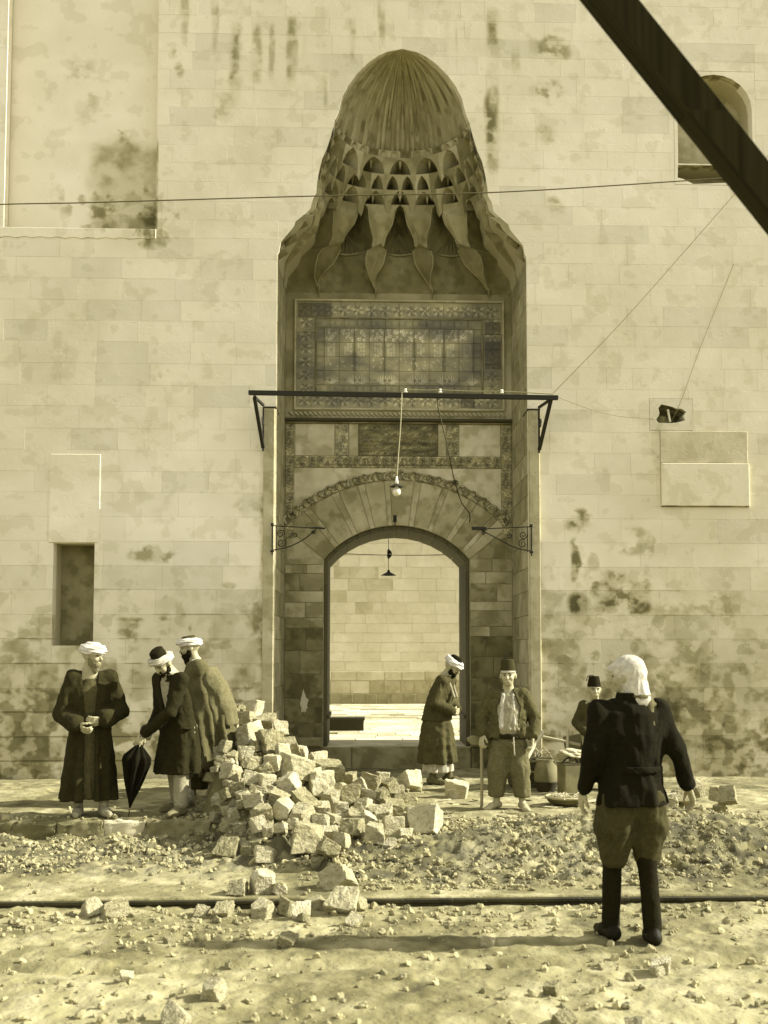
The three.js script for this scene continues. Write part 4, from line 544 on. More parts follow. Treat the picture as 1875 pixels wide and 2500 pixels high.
{
  const g = thing('pendant_lamp', 'dark conical pendant lamp hanging under the door arch', 'lamp', [-0.1, 2.88, -2.5]);
  mesh('cord', tube([[0, 0.575, 0], [0.002, 0.4, 0], [-0.004, 0.2, 0], [0, 0.06, 0]], 0.005, 20, 5), M.iron, g);
  mesh('cord_knot', new THREE.TorusKnotGeometry(0.022, 0.009, 40, 6, 2, 3).scale(1, 2, 1).translate(0.01, 0.34, 0), M.iron, g);
  mesh('lamp_shade', new THREE.LatheGeometry([[0.012, 0.085], [0.02, 0.08], [0.022, 0.055], [0.05, 0.04], [0.118, 0.004], [0.12, 0], [0.113, 0.002], [0.02, 0.04]].map((p) => new THREE.Vector2(...p)), 28), M.iron, g);
}
{ // wrought brackets
  const scroll = (cx, cy, r, turn, dir) => tube(Array.from({ length: 20 }, (_, i) => { const a = turn + dir * i * 0.5, q = r * (1 - i / 24); return [cx + q * Math.cos(a), cy + q * Math.sin(a), 0]; }), 0.0065, 44, 5);
  for (const s of [-1, 1]) {
    const g = thing('wrought_bracket', s < 0 ? 'thin wrought-iron scroll bracket on the pilaster near the heap of blocks' : 'thin wrought-iron scroll bracket with a dark block at its tip', 'bracket', [s < 0 ? -1.70 : 1.755, 3.03, 0.105], 0);
    const d = -s, L = s < 0 ? 0.70 : 0.80;
    mesh('upright', merge([bar([0, -0.08, 0], [0, 0.33, 0], 0.016), bar([d * 0.05, -0.03, 0], [d * 0.05, 0.3, 0], 0.01), block(0.04, 0.04, 0.03).translate(0, 0.325, 0), block(0.05, 0.03, 0.03).translate(0, -0.03, 0)]), M.iron, g);
    mesh('arm', bar([0, 0.31, 0], [d * L, 0.27, 0], 0.013), M.iron, g);
    mesh('brace', tube([[0, -0.02, 0], [d * 0.22, 0.03, 0], [d * 0.42, 0.13, 0], [d * (L - 0.12), 0.265, 0]], 0.008, 24, 5), M.iron, g);
    mesh('scroll', scroll(d * 0.11, 0.2, 0.055, 0, d), M.iron, g); mesh('scroll', scroll(d * 0.12, 0.08, 0.06, 1, -d), M.iron, g); mesh('scroll', scroll(d * 0.3, 0.19, 0.04, 2, d), M.iron, g); mesh('scroll', scroll(d * (L - 0.16), 0.225, 0.03, 1, -d), M.iron, g);
    if (s > 0) mesh('tip_block', block(0.2, 0.045, 0.05, 0.005).translate(d * (L - 0.1), 0.285, 0), M.iron, g); else mesh('tip_hook', tube([[d * (L - 0.2), 0.28, 0], [d * (L - 0.1), 0.285, 0], [d * L, 0.275, 0]], 0.014, 8, 6), M.iron, g);
  }
}
// ---------- cables ----------
tag(mesh('stretched_cable', tube([[-6.9, 7.50, 0.05], [-5.5, 7.53, 0.35], [-4.19, 7.585, 0.35], [-1.03, 7.728, 0.35], [1.2, 7.808, 0.35], [3.93, 8.02, 0.35], [5.6, 8.16, 0.35], [6.9, 8.28, 0.05]], 0.0085, 90, 5), plain(0.1, 0.8)), 'thick cable stretched level across the whole facade', 'cable');
tag(mesh('thin_wire', tube([[1.97, 5.02, 0.61], [2.9, 6.0, 0.5], [3.84, 7.07, 0.35], [6.2, 9.8, 0.03]], 0.0045, 40, 4), M.wire), 'fine wire slanting up from the end of the crossbar', 'wire');
tag(mesh('slack_wire', tube([[1.99, 4.99, 0.61], [2.5, 4.87, 0.4], [2.9, 4.83, 0.2], [3.52, 4.83, -0.03], [3.66, 4.79, -0.2]], 0.004, 40, 4), M.wire), 'slack thin wire from the crossbar into the broken wall hole', 'wire');
tag(mesh('hole_wire', tube([[3.72, 4.82, -0.05], [3.82, 5.05, 0.02], [4.1, 5.8, 0.03], [4.6, 7.0, 0.02]], 0.004, 30, 4), M.wire), 'thin wire rising out of the broken wall hole', 'wire');
tag(mesh('dangling_cord', merge([tube([[0.465, 4.96, 0.58], [0.47, 4.88, 0.55], [0.6, 4.5, 0.2], [0.762, 4.015, -0.3], [0.9, 3.8, -0.8], [1.078, 3.642, -1.36], [0.95, 3.1, -1.9]], 0.008, 50, 5), new THREE.TorusKnotGeometry(0.025, 0.009, 36, 5, 2, 3).translate(0.77, 4.0, -0.31)]), M.wireDark), 'dark slack cord hanging from the crossbar into the arch', 'cord');
tag(mesh('courtyard_line', tube([[-1.35, 3.27, -2.66], [-0.6, 3.23, -2.68], [0.5, 3.22, -2.68], [1.35, 3.26, -2.66]], 0.006, 30, 5), M.wireDark), 'line strung level behind the door arch', 'wire');
// ---------- timber frame close by, its brace crossing the corner of the view ----------
{
  const w1 = tfbm(161, 3, 6), wood = tex([256, 512], (u, v) => 0.02 * (0.3 + 1.2 * w1(u * 3, v * 0.4)) * (0.85 + 0.3 * Math.abs(Math.sin(u * 31 + 9 * w1(u, v * 0.25)))), true, 0.4, 2), wm = new THREE.MeshPhysicalMaterial({ map: wood, bumpMap: wood, bumpScale: 0.006, roughness: 0.95, specularIntensity: 0.3 });
  const g = thing('timber_frame', 'dark timber frame with a slanting brace, out over the street', 'frame', [1.36, -0.25, 10.0]);
  mesh('post', boxUV(block(0.14, 5.2, 0.14, 0.008)).translate(0, 2.6, 0), wm, g); mesh('beam', boxUV(block(2.6, 0.14, 0.14, 0.008)).translate(-1.0, 5.12, 0), wm, g);
  mesh('brace', boxUV(bar([-0.03, 3.42, 0], [-1.3, 5.045, 0], 0.122)), wm, g);
}

// ---------- paving blocks ----------
{
  const mats = [stoneMat(0.37, 0.3, 0.15, 0.018, { tile: 1.3 }), stoneMat(0.31, 0.32, 0.2, 0.018, { tile: 1.2 }), stoneMat(0.43, 0.28, 0.12, 0.016, { tile: 1.4 }), stoneMat(0.26, 0.35, 0.25, 0.02, { tile: 1.2 })];
  const variants = []; const r = mulberry(808);
  for (let v = 0; v < 14; v++) {
    // six noisy planes and a few chipped corners cut from a sphere of directions
    const planes = []; for (const [x, y, z] of [[1, 0, 0], [-1, 0, 0], [0, 1, 0], [0, -1, 0], [0, 0, 1], [0, 0, -1]]) planes.push([new THREE.Vector3(x + (r() - 0.5) * 0.42, y + (r() - 0.5) * 0.42, z + (r() - 0.5) * 0.42).normalize(), 0.44 + 0.1 * r()]);
    for (let k = 0; k < 4; k++) planes.push([new THREE.Vector3(r() - 0.5, r() - 0.5, r() - 0.5).normalize(), 0.52 + 0.16 * r()]);
    const g = mergeVertices(new THREE.BoxGeometry(1, 1, 1, 14, 14, 14).deleteAttribute('uv').deleteAttribute('normal'), 1e-4), p = g.attributes.position, q = new THREE.Vector3();
    for (let i = 0; i < p.count; i++) { q.fromBufferAttribute(p, i).normalize(); let t = 9; for (const [n, d] of planes) { const c = n.dot(q); if (c > 0.02) t = Math.min(t, d / c); } t *= 1 + 0.07 * n3(q.x * 2.6 + v, q.y * 2.6, q.z * 2.6) + 0.045 * n3(q.x * 7, q.y * 7 + v, q.z * 7) + 0.02 * n3(q.x * 16, q.y * 16, q.z * 16 + v); p.setXYZ(i, q.x * t, q.y * t, q.z * t); }
    const f = boxUV(g.toNonIndexed(), v, v * 0.3); f.scale(1, 1, 1); f.computeVertexNormals(); variants.push(crease(f, 0.45));
  }
  const HL = 'heap';
  const place = (name, label, group, [x, y, z, w, h], cat, k) => { const i = (k * 5 + Math.floor(rnd() * 14)) % 14, mi = Math.floor(rnd() * 100) % 4, m = mesh(name, variants[i], mats[mi]); const s = (w + h) / 2; if (label === HL) { label = `${s > 0.17 ? 'large' : s > 0.125 ? 'middling' : 'small'} ${['light grey', 'grey', 'pale', 'dark grey'][mi]} paving block ${y > 0.62 ? 'on the crest of' : y > 0.26 ? 'halfway down' : 'low in'} the tumbled heap`; } m.scale.set(lerp(w, s, 0.35), lerp(h, s, 0.35), s * rr(0.85, 1.15)); m.position.set(x, y, z); m.rotation.set(rr(-0.5, 0.5), rr(0, 6.28), rr(-0.45, 0.45)); tag(m, label, cat, group); return m; };
  HEAP.forEach((s, k) => place('paving_block', HL, 'paving blocks tumbled in a heap', [s[0], s[1], s[2], s[3] * 0.98, s[4] * 0.98], 'stone block', k));
  for (let k = 0; k < 130; k++) { const [x, y, z] = k < 40 ? HEAP[[0, 1, 2, 4, 5, 8, 13, 14, 17, 22, 23, 34, 66, 67][k % 14]] : HEAP[Math.floor(rnd() * HEAP.length)], X = x + (k < 40 ? rr(-0.2, 0.08) : rr(-0.16, 0.16)), Z = z + rr(-0.2, 0.2); place('paving_block', HL, 'paving blocks tumbled in a heap', [X, groundY(X, Z) + 0.035, Z, rr(0.07, 0.16), rr(0.06, 0.13)], 'stone block', k); }
  LOOSE.forEach(([x, y, z, w, h], k) => { const lone = k === 2, rock = k === 17, Y = groundY(x, z) + h * 0.36; place('paving_block', rock ? 'ragged lump of broken masonry on bare ground before the threshold' : lone ? 'large squared pale block lying clear of the heap' : z > 5.5 ? 'loose pale stone lying beside the iron rail' : 'loose paving block at the foot of the heap', rock || lone ? null : z > 5.5 ? 'loose stones along the rail' : 'loose blocks below the heap', [x, Y, z, w * 1.1, h * 1.1], 'stone block', k); });
  for (let k = 0; k < 16; k++) { const x = rr(2.35, 3.3), z = rr(2.2, 3.7), w = rr(0.11, 0.2); place('paving_block', 'pale block in the small pile beyond the man in the headscarf', 'small pile of blocks by the junk', [x, groundY(x, z) + rr(0.02, 0.2), z, w, w * rr(0.7, 1)], 'stone block', k); }
  for (let k = 0; k < 16; k++) { const x = rr(-2.6, 2.6), z = rr(6.5, 8.8), w = rr(0.06, 0.13); place('street_stone', 'small loose stone lying on the dirt street', 'small stones on the street', [x, groundY(x, z) + w * 0.25, z, w, w * 0.7], 'stone', k); }
}
// ---------- workmen's things against the wall ----------
{
  const tinM = new THREE.MeshStandardMaterial({ map: stoneMat(0.2, 0.5, 0.3).map, roughness: 0.55, metalness: 0.25 });
  const tin = thing('tin_can', 'dented square tin can standing upright by the wall', 'can', [1.93, 0, 1.72], 0.25);
  mesh('can_body', boxUV(block(0.235, 0.36, 0.22, 0.012)).translate(0, 0.18, 0), tinM, tin); mesh('can_rim', merge([block(0.245, 0.014, 0.012).translate(0, 0.36, 0.11), block(0.245, 0.014, 0.012).translate(0, 0.36, -0.11), block(0.012, 0.014, 0.21).translate(0.117, 0.36, 0), block(0.012, 0.014, 0.21).translate(-0.117, 0.36, 0)]), plain(0.08, 0.5), tin); mesh('can_handle', tube([[-0.1, 0.365, 0], [-0.05, 0.42, 0.02], [0.05, 0.42, 0.02], [0.1, 0.365, 0]], 0.009, 16, 6), M.iron, tin);
  const cloth = (() => { const g = new THREE.SphereGeometry(1, 32, 20), p = g.attributes.position; for (let i = 0; i < p.count; i++) { const x = p.getX(i), y = p.getY(i), z = p.getZ(i), k = 1 + 0.35 * n3(x * 1.6, y * 1.6, z * 1.6 + 3) + 0.14 * n3(x * 5, y * 5, z * 5); p.setXYZ(i, x * k * 0.17, y * k * 0.055, z * k * 0.12); } g.computeVertexNormals(); return g; })();
  const rag = mesh('crumpled_rag', cloth, plain(0.42, 1)); rag.position.set(1.98, 0.475, 1.72); rag.rotation.set(0.1, 0.4, -0.15); tag(rag, 'crumpled pale rag lying on the tin can', 'rag');
  const pot = thing('clay_pot', 'squat clay pot standing between can and basket', 'pot', [1.70, 0, 1.42]); mesh('pot_body', new THREE.LatheGeometry([[0, 0], [0.1, 0.005], [0.14, 0.1], [0.145, 0.22], [0.12, 0.32], [0.1, 0.36], [0.115, 0.38], [0.105, 0.385], [0.088, 0.36], [0.1, 0.3]].map((q) => new THREE.Vector2(...q)), 28), stoneMat(0.2, 0.4, 0.2), pot); mesh('pot_soot', new THREE.LatheGeometry([[0.101, 0.0], [0.142, 0.098], [0.1455, 0.12]].map((q) => new THREE.Vector2(q[0] + 0.002, q[1])), 28), plain(0.03, 1), pot);
  const bas = thing('wicker_basket', 'round wicker basket heaped with twigs and cord', 'basket', [1.52, 0, 0.95]);
  const wv = []; for (let k = 0; k < 12; k++) { const y = 0.02 + k * 0.026, R = 0.19 + 0.07 * k / 12, pts = []; for (let a = 0; a < 40; a++) { const t = a / 40 * 6.283; pts.push([(R + 0.008 * Math.cos(20 * t + k * 3.14)) * Math.cos(t), y, (R + 0.008 * Math.cos(20 * t + k * 3.14)) * Math.sin(t)]); } wv.push(tube(pts, 0.013, 80, 5, true)); }
  mesh('basket_weave', merge(wv), plain(0.09, 0.9), bas); mesh('basket_rim', new THREE.TorusGeometry(0.27, 0.018, 8, 40).rotateX(Math.PI / 2).translate(0, 0.33, 0), plain(0.15, 0.9), bas); mesh('basket_base', new THREE.CylinderGeometry(0.19, 0.19, 0.02, 24).translate(0, 0.012, 0), plain(0.08, 0.9), bas);
  for (let k = 0; k < 46; k++) { const a = rr(0, 6.28), r0 = rr(0, 0.2), x = 1.52 + r0 * Math.cos(a), z = 0.98 + r0 * Math.sin(a), y = rr(0.25, 0.36), b = rr(0, 6.28), l = rr(0.1, 0.28); const m = mesh('twig', tube([[0, 0, 0], [l * 0.3 * Math.cos(b), rr(0.02, 0.1), l * 0.3 * Math.sin(b)], [l * 0.7 * Math.cos(b + 0.6), rr(0.04, 0.16), l * 0.7 * Math.sin(b + 0.6)], [l * Math.cos(b + 1.1), rr(-0.02, 0.12), l * Math.sin(b + 1.1)]], rr(0.004, 0.009), 10, 4), plain(k % 3 ? 0.34 : 0.12, 0.9)); m.position.set(x, y, z); tag(m, k % 3 ? 'curled pale twig tangled in the wicker basket' : 'curled dark twig tangled in the wicker basket', 'twig', 'twigs in the basket'); }
  const pole = (name, label, pts, r, L, cat = 'stick') => tag(mesh(name, tube(pts, r, 30, 7), plain(L, 0.85)), label, cat);
  pole('crooked_stick', 'stout crooked pale stick leaning from the ground against the basket', [[1.33, 0.0, 1.66], [1.36, 0.14, 1.62], [1.42, 0.3, 1.5], [1.55, 0.5, 1.35], [1.72, 0.70, 1.18]], 0.024, 0.46);
  pole('long_pole', 'long thin pole lying slanted over the basket towards the can', [[1.35, 0.68, 0.9], [1.7, 0.62, 1.0], [2.2, 0.52, 1.2]], 0.019, 0.4);
  pole('upright_stake', 'short pointed stake standing behind the tin can', [[2.0, 0.0, 1.25], [2.0, 0.35, 1.2], [2.02, 0.72, 1.15]], 0.018, 0.45);
  pole('cord_loop', 'loop of cord hanging off the wicker basket', [[1.4, 0.3, 1.3], [1.55, 0.22, 1.33], [1.75, 0.26, 1.3], [1.85, 0.36, 1.2]], 0.007, 0.35, 'cord');
  const board = mesh('leaning_board', boxUV(block(0.34, 0.62, 0.03, 0.005)), plain(0.1, 0.9)); board.position.set(2.28, 0.31, 0.6); board.rotation.set(-0.25, -0.3, 0.12); tag(board, 'dark flat board leaning against the facade behind the can', 'board');
  const pan = thing('shallow_basket', 'shallow round straw tray lying on the ground before the can', 'tray', [1.70, 0.005, 2.62]);
  const pg = new THREE.LatheGeometry([[0, 0.02], [0.1, 0.022], [0.165, 0.05], [0.2, 0.09], [0.215, 0.088], [0.18, 0.035], [0.11, 0.0], [0, 0]].map((q) => new THREE.Vector2(...q)), 36); mesh('tray_bowl', pg, plain(0.09, 0.95), pan); mesh('tray_rim', new THREE.TorusGeometry(0.208, 0.014, 6, 40).rotateX(Math.PI / 2).translate(0, 0.09, 0), plain(0.3, 0.9), pan);
  const straw = (() => { const l = []; for (let k = 0; k < 120; k++) { const a = rr(0, 6.28), q = rr(0, 0.17), b = rr(0, 6.28), L = rr(0.04, 0.12); l.push(bar([q * Math.cos(a), 0.06 + rr(0, 0.04), q * Math.sin(a)], [q * Math.cos(a) + L * Math.cos(b), 0.07 + rr(0, 0.05), q * Math.sin(a) + L * Math.sin(b)], 0.006)); } return merge(l); })(); const sw = mesh('straw', straw, plain(0.5, 0.9), pan); sw.userData.kind = 'stuff';
  // sledge the boy leans on
  const sl = thing('stone_hammer', 'heavy wedge-headed mason hammer stood on its handle beside the boy', 'hammer', [0.78, 0, 2.74], 0.15);
  mesh('handle', tube([[0, 0, 0], [0.005, 0.3, 0], [0, 0.74, 0]], 0.018, 16, 8), plain(0.3, 0.8), sl);
  const hd = slab([[-0.15, -0.01], [-0.1, -0.05], [0.02, -0.065], [0.10, -0.09], [0.13, 0.0], [0.11, 0.06], [0.0, 0.035], [-0.1, 0.045], [-0.155, 0.02]], 0.075, 0.008); hd.translate(0, 0.72, 0.0375); mesh('head', boxUV(hd), plain(0.2, 0.6, { metalness: 0.3 }), sl);
  // scraps on the forecourt
  for (let k = 0; k < 26; k++) { const x = rr(-0.2, 2.6), z = rr(2.2, 4.3), w = rr(0.05, 0.14), g = slab([[-w, -w * 0.2], [w * 0.5, -w * 0.35], [w, 0.02], [0.1 * w, w * 0.35]], 0.012, 0.003); g.rotateX(-Math.PI / 2); const m = mesh('wood_chip', boxUV(g), plain(k % 2 ? 0.42 : 0.16, 0.95)); m.position.set(x, groundY(x, z) + 0.016, z); m.rotation.set(rr(-0.15, 0.15), rr(0, 6), rr(-0.15, 0.15)); tag(m, k % 2 ? 'flat pale chip littering the forecourt ground' : 'flat dark chip littering the forecourt ground', 'chip', 'chips littering the forecourt'); }
}

// ---------- people: signed-distance figures meshed with surface nets ----------
const V = (x, y, z) => new THREE.Vector3(x, y, z);
function rcone(a, b, r1, r2) { const bx = b[0] - a[0], by = b[1] - a[1], bz = b[2] - a[2], L = bx * bx + by * by + bz * bz || 1e-9; const f = (x, y, z) => { const px = x - a[0], py = y - a[1], pz = z - a[2], t = clamp((px * bx + py * by + pz * bz) / L), dx = px - bx * t, dy = py - by * t, dz = pz - bz * t; return Math.sqrt(dx * dx + dy * dy + dz * dz) - (r1 + (r2 - r1) * t); }; const R = Math.max(r1, r2); f.box = [0, 1, 2].map((k) => [Math.min(a[k], b[k]) - R, Math.max(a[k], b[k]) + R]); return f; }
function ell(c, r) { const f = (x, y, z) => { const X = (x - c[0]) / r[0], Y = (y - c[1]) / r[1], Z = (z - c[2]) / r[2], k0 = Math.sqrt(X * X + Y * Y + Z * Z), k1 = Math.sqrt((X / r[0]) ** 2 + (Y / r[1]) ** 2 + (Z / r[2]) ** 2); return k1 < 1e-9 ? -Math.min(...r) : k0 * (k0 - 1) / k1; }; f.box = [0, 1, 2].map((k) => [c[k] - r[k], c[k] + r[k]]); return f; }
// elliptical body of cloth through sections [y, cx, cz, rx, rz]; fold: {n, amp(y), ph}
function loft(sec, fold) { const y0 = sec[0][0], y1 = sec[sec.length - 1][0]; const f = (x, y, z) => { let i = 1; while (i < sec.length - 1 && y > sec[i][0]) i++; const a = sec[i - 1], b = sec[i], t = clamp((y - a[0]) / (b[0] - a[0])), cx = lerp(a[1], b[1], t), cz = lerp(a[2], b[2], t), rx = lerp(a[3], b[3], t), rz = lerp(a[4], b[4], t), dx = x - cx, dz = z - cz; let d = (Math.sqrt((dx / rx) ** 2 + (dz / rz) ** 2) - 1) * Math.min(rx, rz); if (fold && d < 0.08) { const th = Math.atan2(dz, dx); d += fold.amp(y) * (0.6 * Math.sin(fold.n * th + fold.ph + 2.2 * n3(th * 0.8, y * 1.6, fold.ph)) + 0.4 * Math.sin(fold.n * 1.7 * th - fold.ph + 3 * n3(th, y * 2.4, 4))); } return Math.max(d, y0 - y, y - y1); }; const R = [3, 4].map((k) => Math.max(...sec.map((s) => s[k]))); f.box = [[Math.min(...sec.map((s) => s[1])) - R[0], Math.max(...sec.map((s) => s[1])) + R[0]], [y0, y1], [Math.min(...sec.map((s) => s[2])) - R[1], Math.max(...sec.map((s) => s[2])) + R[1]]]; return f; }
function smin(a, b, k) { const h = Math.max(k - Math.abs(a - b), 0) / k; return Math.min(a, b) - h * h * k * 0.25; }
function union(list, k) { const f = (x, y, z) => { let d = list[0](x, y, z); for (let i = 1; i < list.length; i++) d = smin(d, list[i](x, y, z), k); return d; }; f.box = [0, 1, 2].map((q) => [Math.min(...list.map((l) => l.box[q][0])), Math.max(...list.map((l) => l.box[q][1]))]); return f; }
function wrinkle(f, amp, fx, fy, fz, seed = 0) { const g = (x, y, z) => { const d = f(x, y, z); if (d > 0.06) return d; const a = n3(x * fx + seed, y * fy, z * fz), b = n3(x * fx * 1.9 + y * fy * 0.8, y * fy * 1.7 + seed, z * fz * 1.9); return d + amp * (0.7 * a + 1.5 * (Math.abs(a + 0.35 * b) - 0.25) + 0.7 * (Math.abs(b) - 0.2)); }; g.box = f.box; return g; }
function minus(f, cut) { const g = (x, y, z) => Math.max(f(x, y, z), -cut(x, y, z)); g.box = f.box; return g; }
function moved(f, m) { const e = m.clone().invert().elements, b = new THREE.Box3(V(f.box[0][0], f.box[1][0], f.box[2][0]), V(f.box[0][1], f.box[1][1], f.box[2][1])).applyMatrix4(m); const g = (x, y, z) => f(e[0] * x + e[4] * y + e[8] * z + e[12], e[1] * x + e[5] * y + e[9] * z + e[13], e[2] * x + e[6] * y + e[10] * z + e[14]); g.box = [[b.min.x, b.max.x], [b.min.y, b.max.y], [b.min.z, b.max.z]]; return g; }
function nets(f, h, pad = 0.03) {
  const lo = f.box.map((b) => b[0] - pad), n = f.box.map((b, k) => Math.ceil((b[1] + pad - lo[k]) / h) + 1), [nx, ny, nz] = n, v = new Float32Array(nx * ny * nz), id = (i, j, k) => (k * ny + j) * nx + i;
  const S = 4; // coarse skip: cells far from the surface are filled with the coarse distance
  for (let k = 0; k < nz; k += S) for (let j = 0; j < ny; j += S) for (let i = 0; i < nx; i += S) { const c = f(lo[0] + (i + 1.5) * h, lo[1] + (j + 1.5) * h, lo[2] + (k + 1.5) * h), far = Math.abs(c) > h * S * 1.9 + 0.03; for (let kk = k; kk < Math.min(nz, k + S); kk++) for (let jj = j; jj < Math.min(ny, j + S); jj++) for (let ii = i; ii < Math.min(nx, i + S); ii++) v[id(ii, jj, kk)] = far ? c : f(lo[0] + ii * h, lo[1] + jj * h, lo[2] + kk * h); }
  const at = new Int32Array(nx * ny * nz).fill(-1), pos = [], idx = [];
  for (let k = 0; k < nz - 1; k++) for (let j = 0; j < ny - 1; j++) for (let i = 0; i < nx - 1; i++) {
    let m = 0, sx = 0, sy = 0, sz = 0, c = 0; const q = []; for (let a = 0; a < 8; a++) { const w = v[id(i + (a & 1), j + ((a >> 1) & 1), k + (a >> 2))]; q.push(w); if (w < 0) m |= 1 << a; } if (m === 0 || m === 255) continue;
    for (let a = 0; a < 8; a++) for (const b of [1, 2, 4]) { if (a & b) continue; const e = a | b, A = q[a], B = q[e]; if ((A < 0) === (B < 0)) continue; const t = A / (A - B); sx += (a & 1) + (b === 1 ? t : 0); sy += ((a >> 1) & 1) + (b === 2 ? t : 0); sz += (a >> 2) + (b === 4 ? t : 0); c++; }
    at[id(i, j, k)] = pos.length / 3; pos.push(lo[0] + (i + sx / c) * h, lo[1] + (j + sy / c) * h, lo[2] + (k + sz / c) * h); }
  for (let k = 1; k < nz - 1; k++) for (let j = 1; j < ny - 1; j++) for (let i = 1; i < nx - 1; i++) { const s = v[id(i, j, k)] < 0; const quad = (a, b, c, d, flip) => { if (a < 0 || b < 0 || c < 0 || d < 0) return; flip ? idx.push(a, b, c, a, c, d) : idx.push(a, c, b, a, d, c); };
    if (s !== v[id(i + 1, j, k)] < 0) quad(at[id(i, j - 1, k - 1)], at[id(i, j, k - 1)], at[id(i, j, k)], at[id(i, j - 1, k)], s);
    if (s !== v[id(i, j + 1, k)] < 0) quad(at[id(i - 1, j, k - 1)], at[id(i - 1, j, k)], at[id(i, j, k)], at[id(i, j, k - 1)], s);
    if (s !== v[id(i, j, k + 1)] < 0) quad(at[id(i - 1, j - 1, k)], at[id(i, j - 1, k)], at[id(i, j, k)], at[id(i - 1, j, k)], s); }
  const g = new THREE.BufferGeometry(); g.setAttribute('position', new THREE.Float32BufferAttribute(pos, 3)); g.setIndex(idx); g.computeVertexNormals(); return boxUVkeep(g);
}
function boxUVkeep(g) { const n = g.attributes.normal, p = g.attributes.position, uv = new Float32Array(p.count * 2); for (let i = 0; i < p.count; i++) { const ax = Math.abs(n.getX(i)), az = Math.abs(n.getZ(i)); uv[i * 2] = ax > az ? p.getZ(i) : p.getX(i); uv[i * 2 + 1] = p.getY(i); } g.setAttribute('uv', new THREE.BufferAttribute(uv, 2)); return g; }
// cloth and skin
const weave = (() => { const a = tfbm(2001, 4, 6), b = tfbm(2003, 32, 4); const t = tex(512, (u, v) => 0.64 + 0.22 * (a(u, v) - 0.5) + 0.4 * (b(u, v) - 0.5), false, 0.6); return t; })();
const clothMat = (L, o = {}) => new THREE.MeshPhysicalMaterial({ specularIntensity: 0.25, color: tone(clamp(L * 1.5)), map: weave, bumpMap: weave, bumpScale: 0.006, roughness: 1, ...o });
const skin = new THREE.MeshStandardMaterial({ color: tone(0.33), roughness: 0.6 }), hairM = clothMat(0.012);
const HEAD = union([ell([0, 0.028, -0.012], [0.076, 0.092, 0.095]), ell([0, -0.03, 0.022], [0.06, 0.082, 0.07]), ell([0, -0.078, 0.038], [0.04, 0.036, 0.042]), rcone([0, 0.006, 0.088], [0, -0.03, 0.108], 0.008, 0.013), ell([0, 0.022, 0.074], [0.048, 0.012, 0.018]), ell([0.036, -0.028, 0.06], [0.024, 0.024, 0.024]), ell([-0.036, -0.028, 0.06], [0.024, 0.024, 0.024]), ell([0.079, -0.01, -0.005], [0.011, 0.03, 0.02]), ell([-0.079, -0.01, -0.005], [0.011, 0.03, 0.02]), ell([0, -0.058, 0.083], [0.022, 0.006, 0.011]), ell([0, -0.069, 0.081], [0.02, 0.007, 0.011]), rcone([0, -0.06, -0.015], [0, -0.18, -0.035], 0.05, 0.056)], 0.018);
const HEADG = nets(minus(HEAD, union([ell([0.03, 0.003, 0.1], [0.017, 0.011, 0.022]), ell([-0.03, 0.003, 0.1], [0.017, 0.011, 0.022])], 0.004)), 0.005);
function handGeo(W, D, N, curl, spread = 1, pointing = false) { // wrist, finger direction, palm normal
  D = D.clone().normalize(); N = N.clone().addScaledVector(D, -N.dot(D)).normalize(); const S = D.clone().cross(N), P = (d, s, n) => W.clone().addScaledVector(D, d).addScaledVector(S, s).addScaledVector(N, n).toArray(), list = [rcone(P(-0.05, 0, 0), P(0.01, 0, 0), 0.026, 0.023)];
  [[0.027, 0.036, 0.024, 0.019], [0.009, 0.041, 0.026, 0.02], [-0.009, 0.037, 0.024, 0.019], [-0.026, 0.029, 0.019, 0.016]].forEach(([s, a, b, c], i) => { const k = pointing && i === 0 ? 0.12 : curl; list.push(rcone(P(0.01, s * 0.7, 0), P(0.085, s, 0), 0.015, 0.0115)); let d = 0.085, n = 0, ang = k * 0.6, q = P(d, s * spread, n); for (const l of [a, b, c]) { d += l * Math.cos(ang); n += l * Math.sin(ang); const e = P(d, s * spread * (1 + 0.1), n); list.push(rcone(q, e, 0.0098, 0.0085)); q = e; ang += k; } });
  const t0 = P(0.025, 0.03, 0.005), t1 = P(0.06, 0.052, 0.016), t2 = P(0.09, 0.056, 0.03 + 0.01 * curl); list.push(rcone(t0, t1, 0.014, 0.011), rcone(t1, t2, 0.011, 0.009));
  return nets(union(list, 0.006), 0.0045, 0.012);
}
function headMatrix(c, yaw, pitch, roll = 0) { return new THREE.Matrix4().compose(V(...c), new THREE.Quaternion().setFromEuler(new THREE.Euler(pitch, yaw, roll, 'YXZ')), V(1, 1, 1)); }
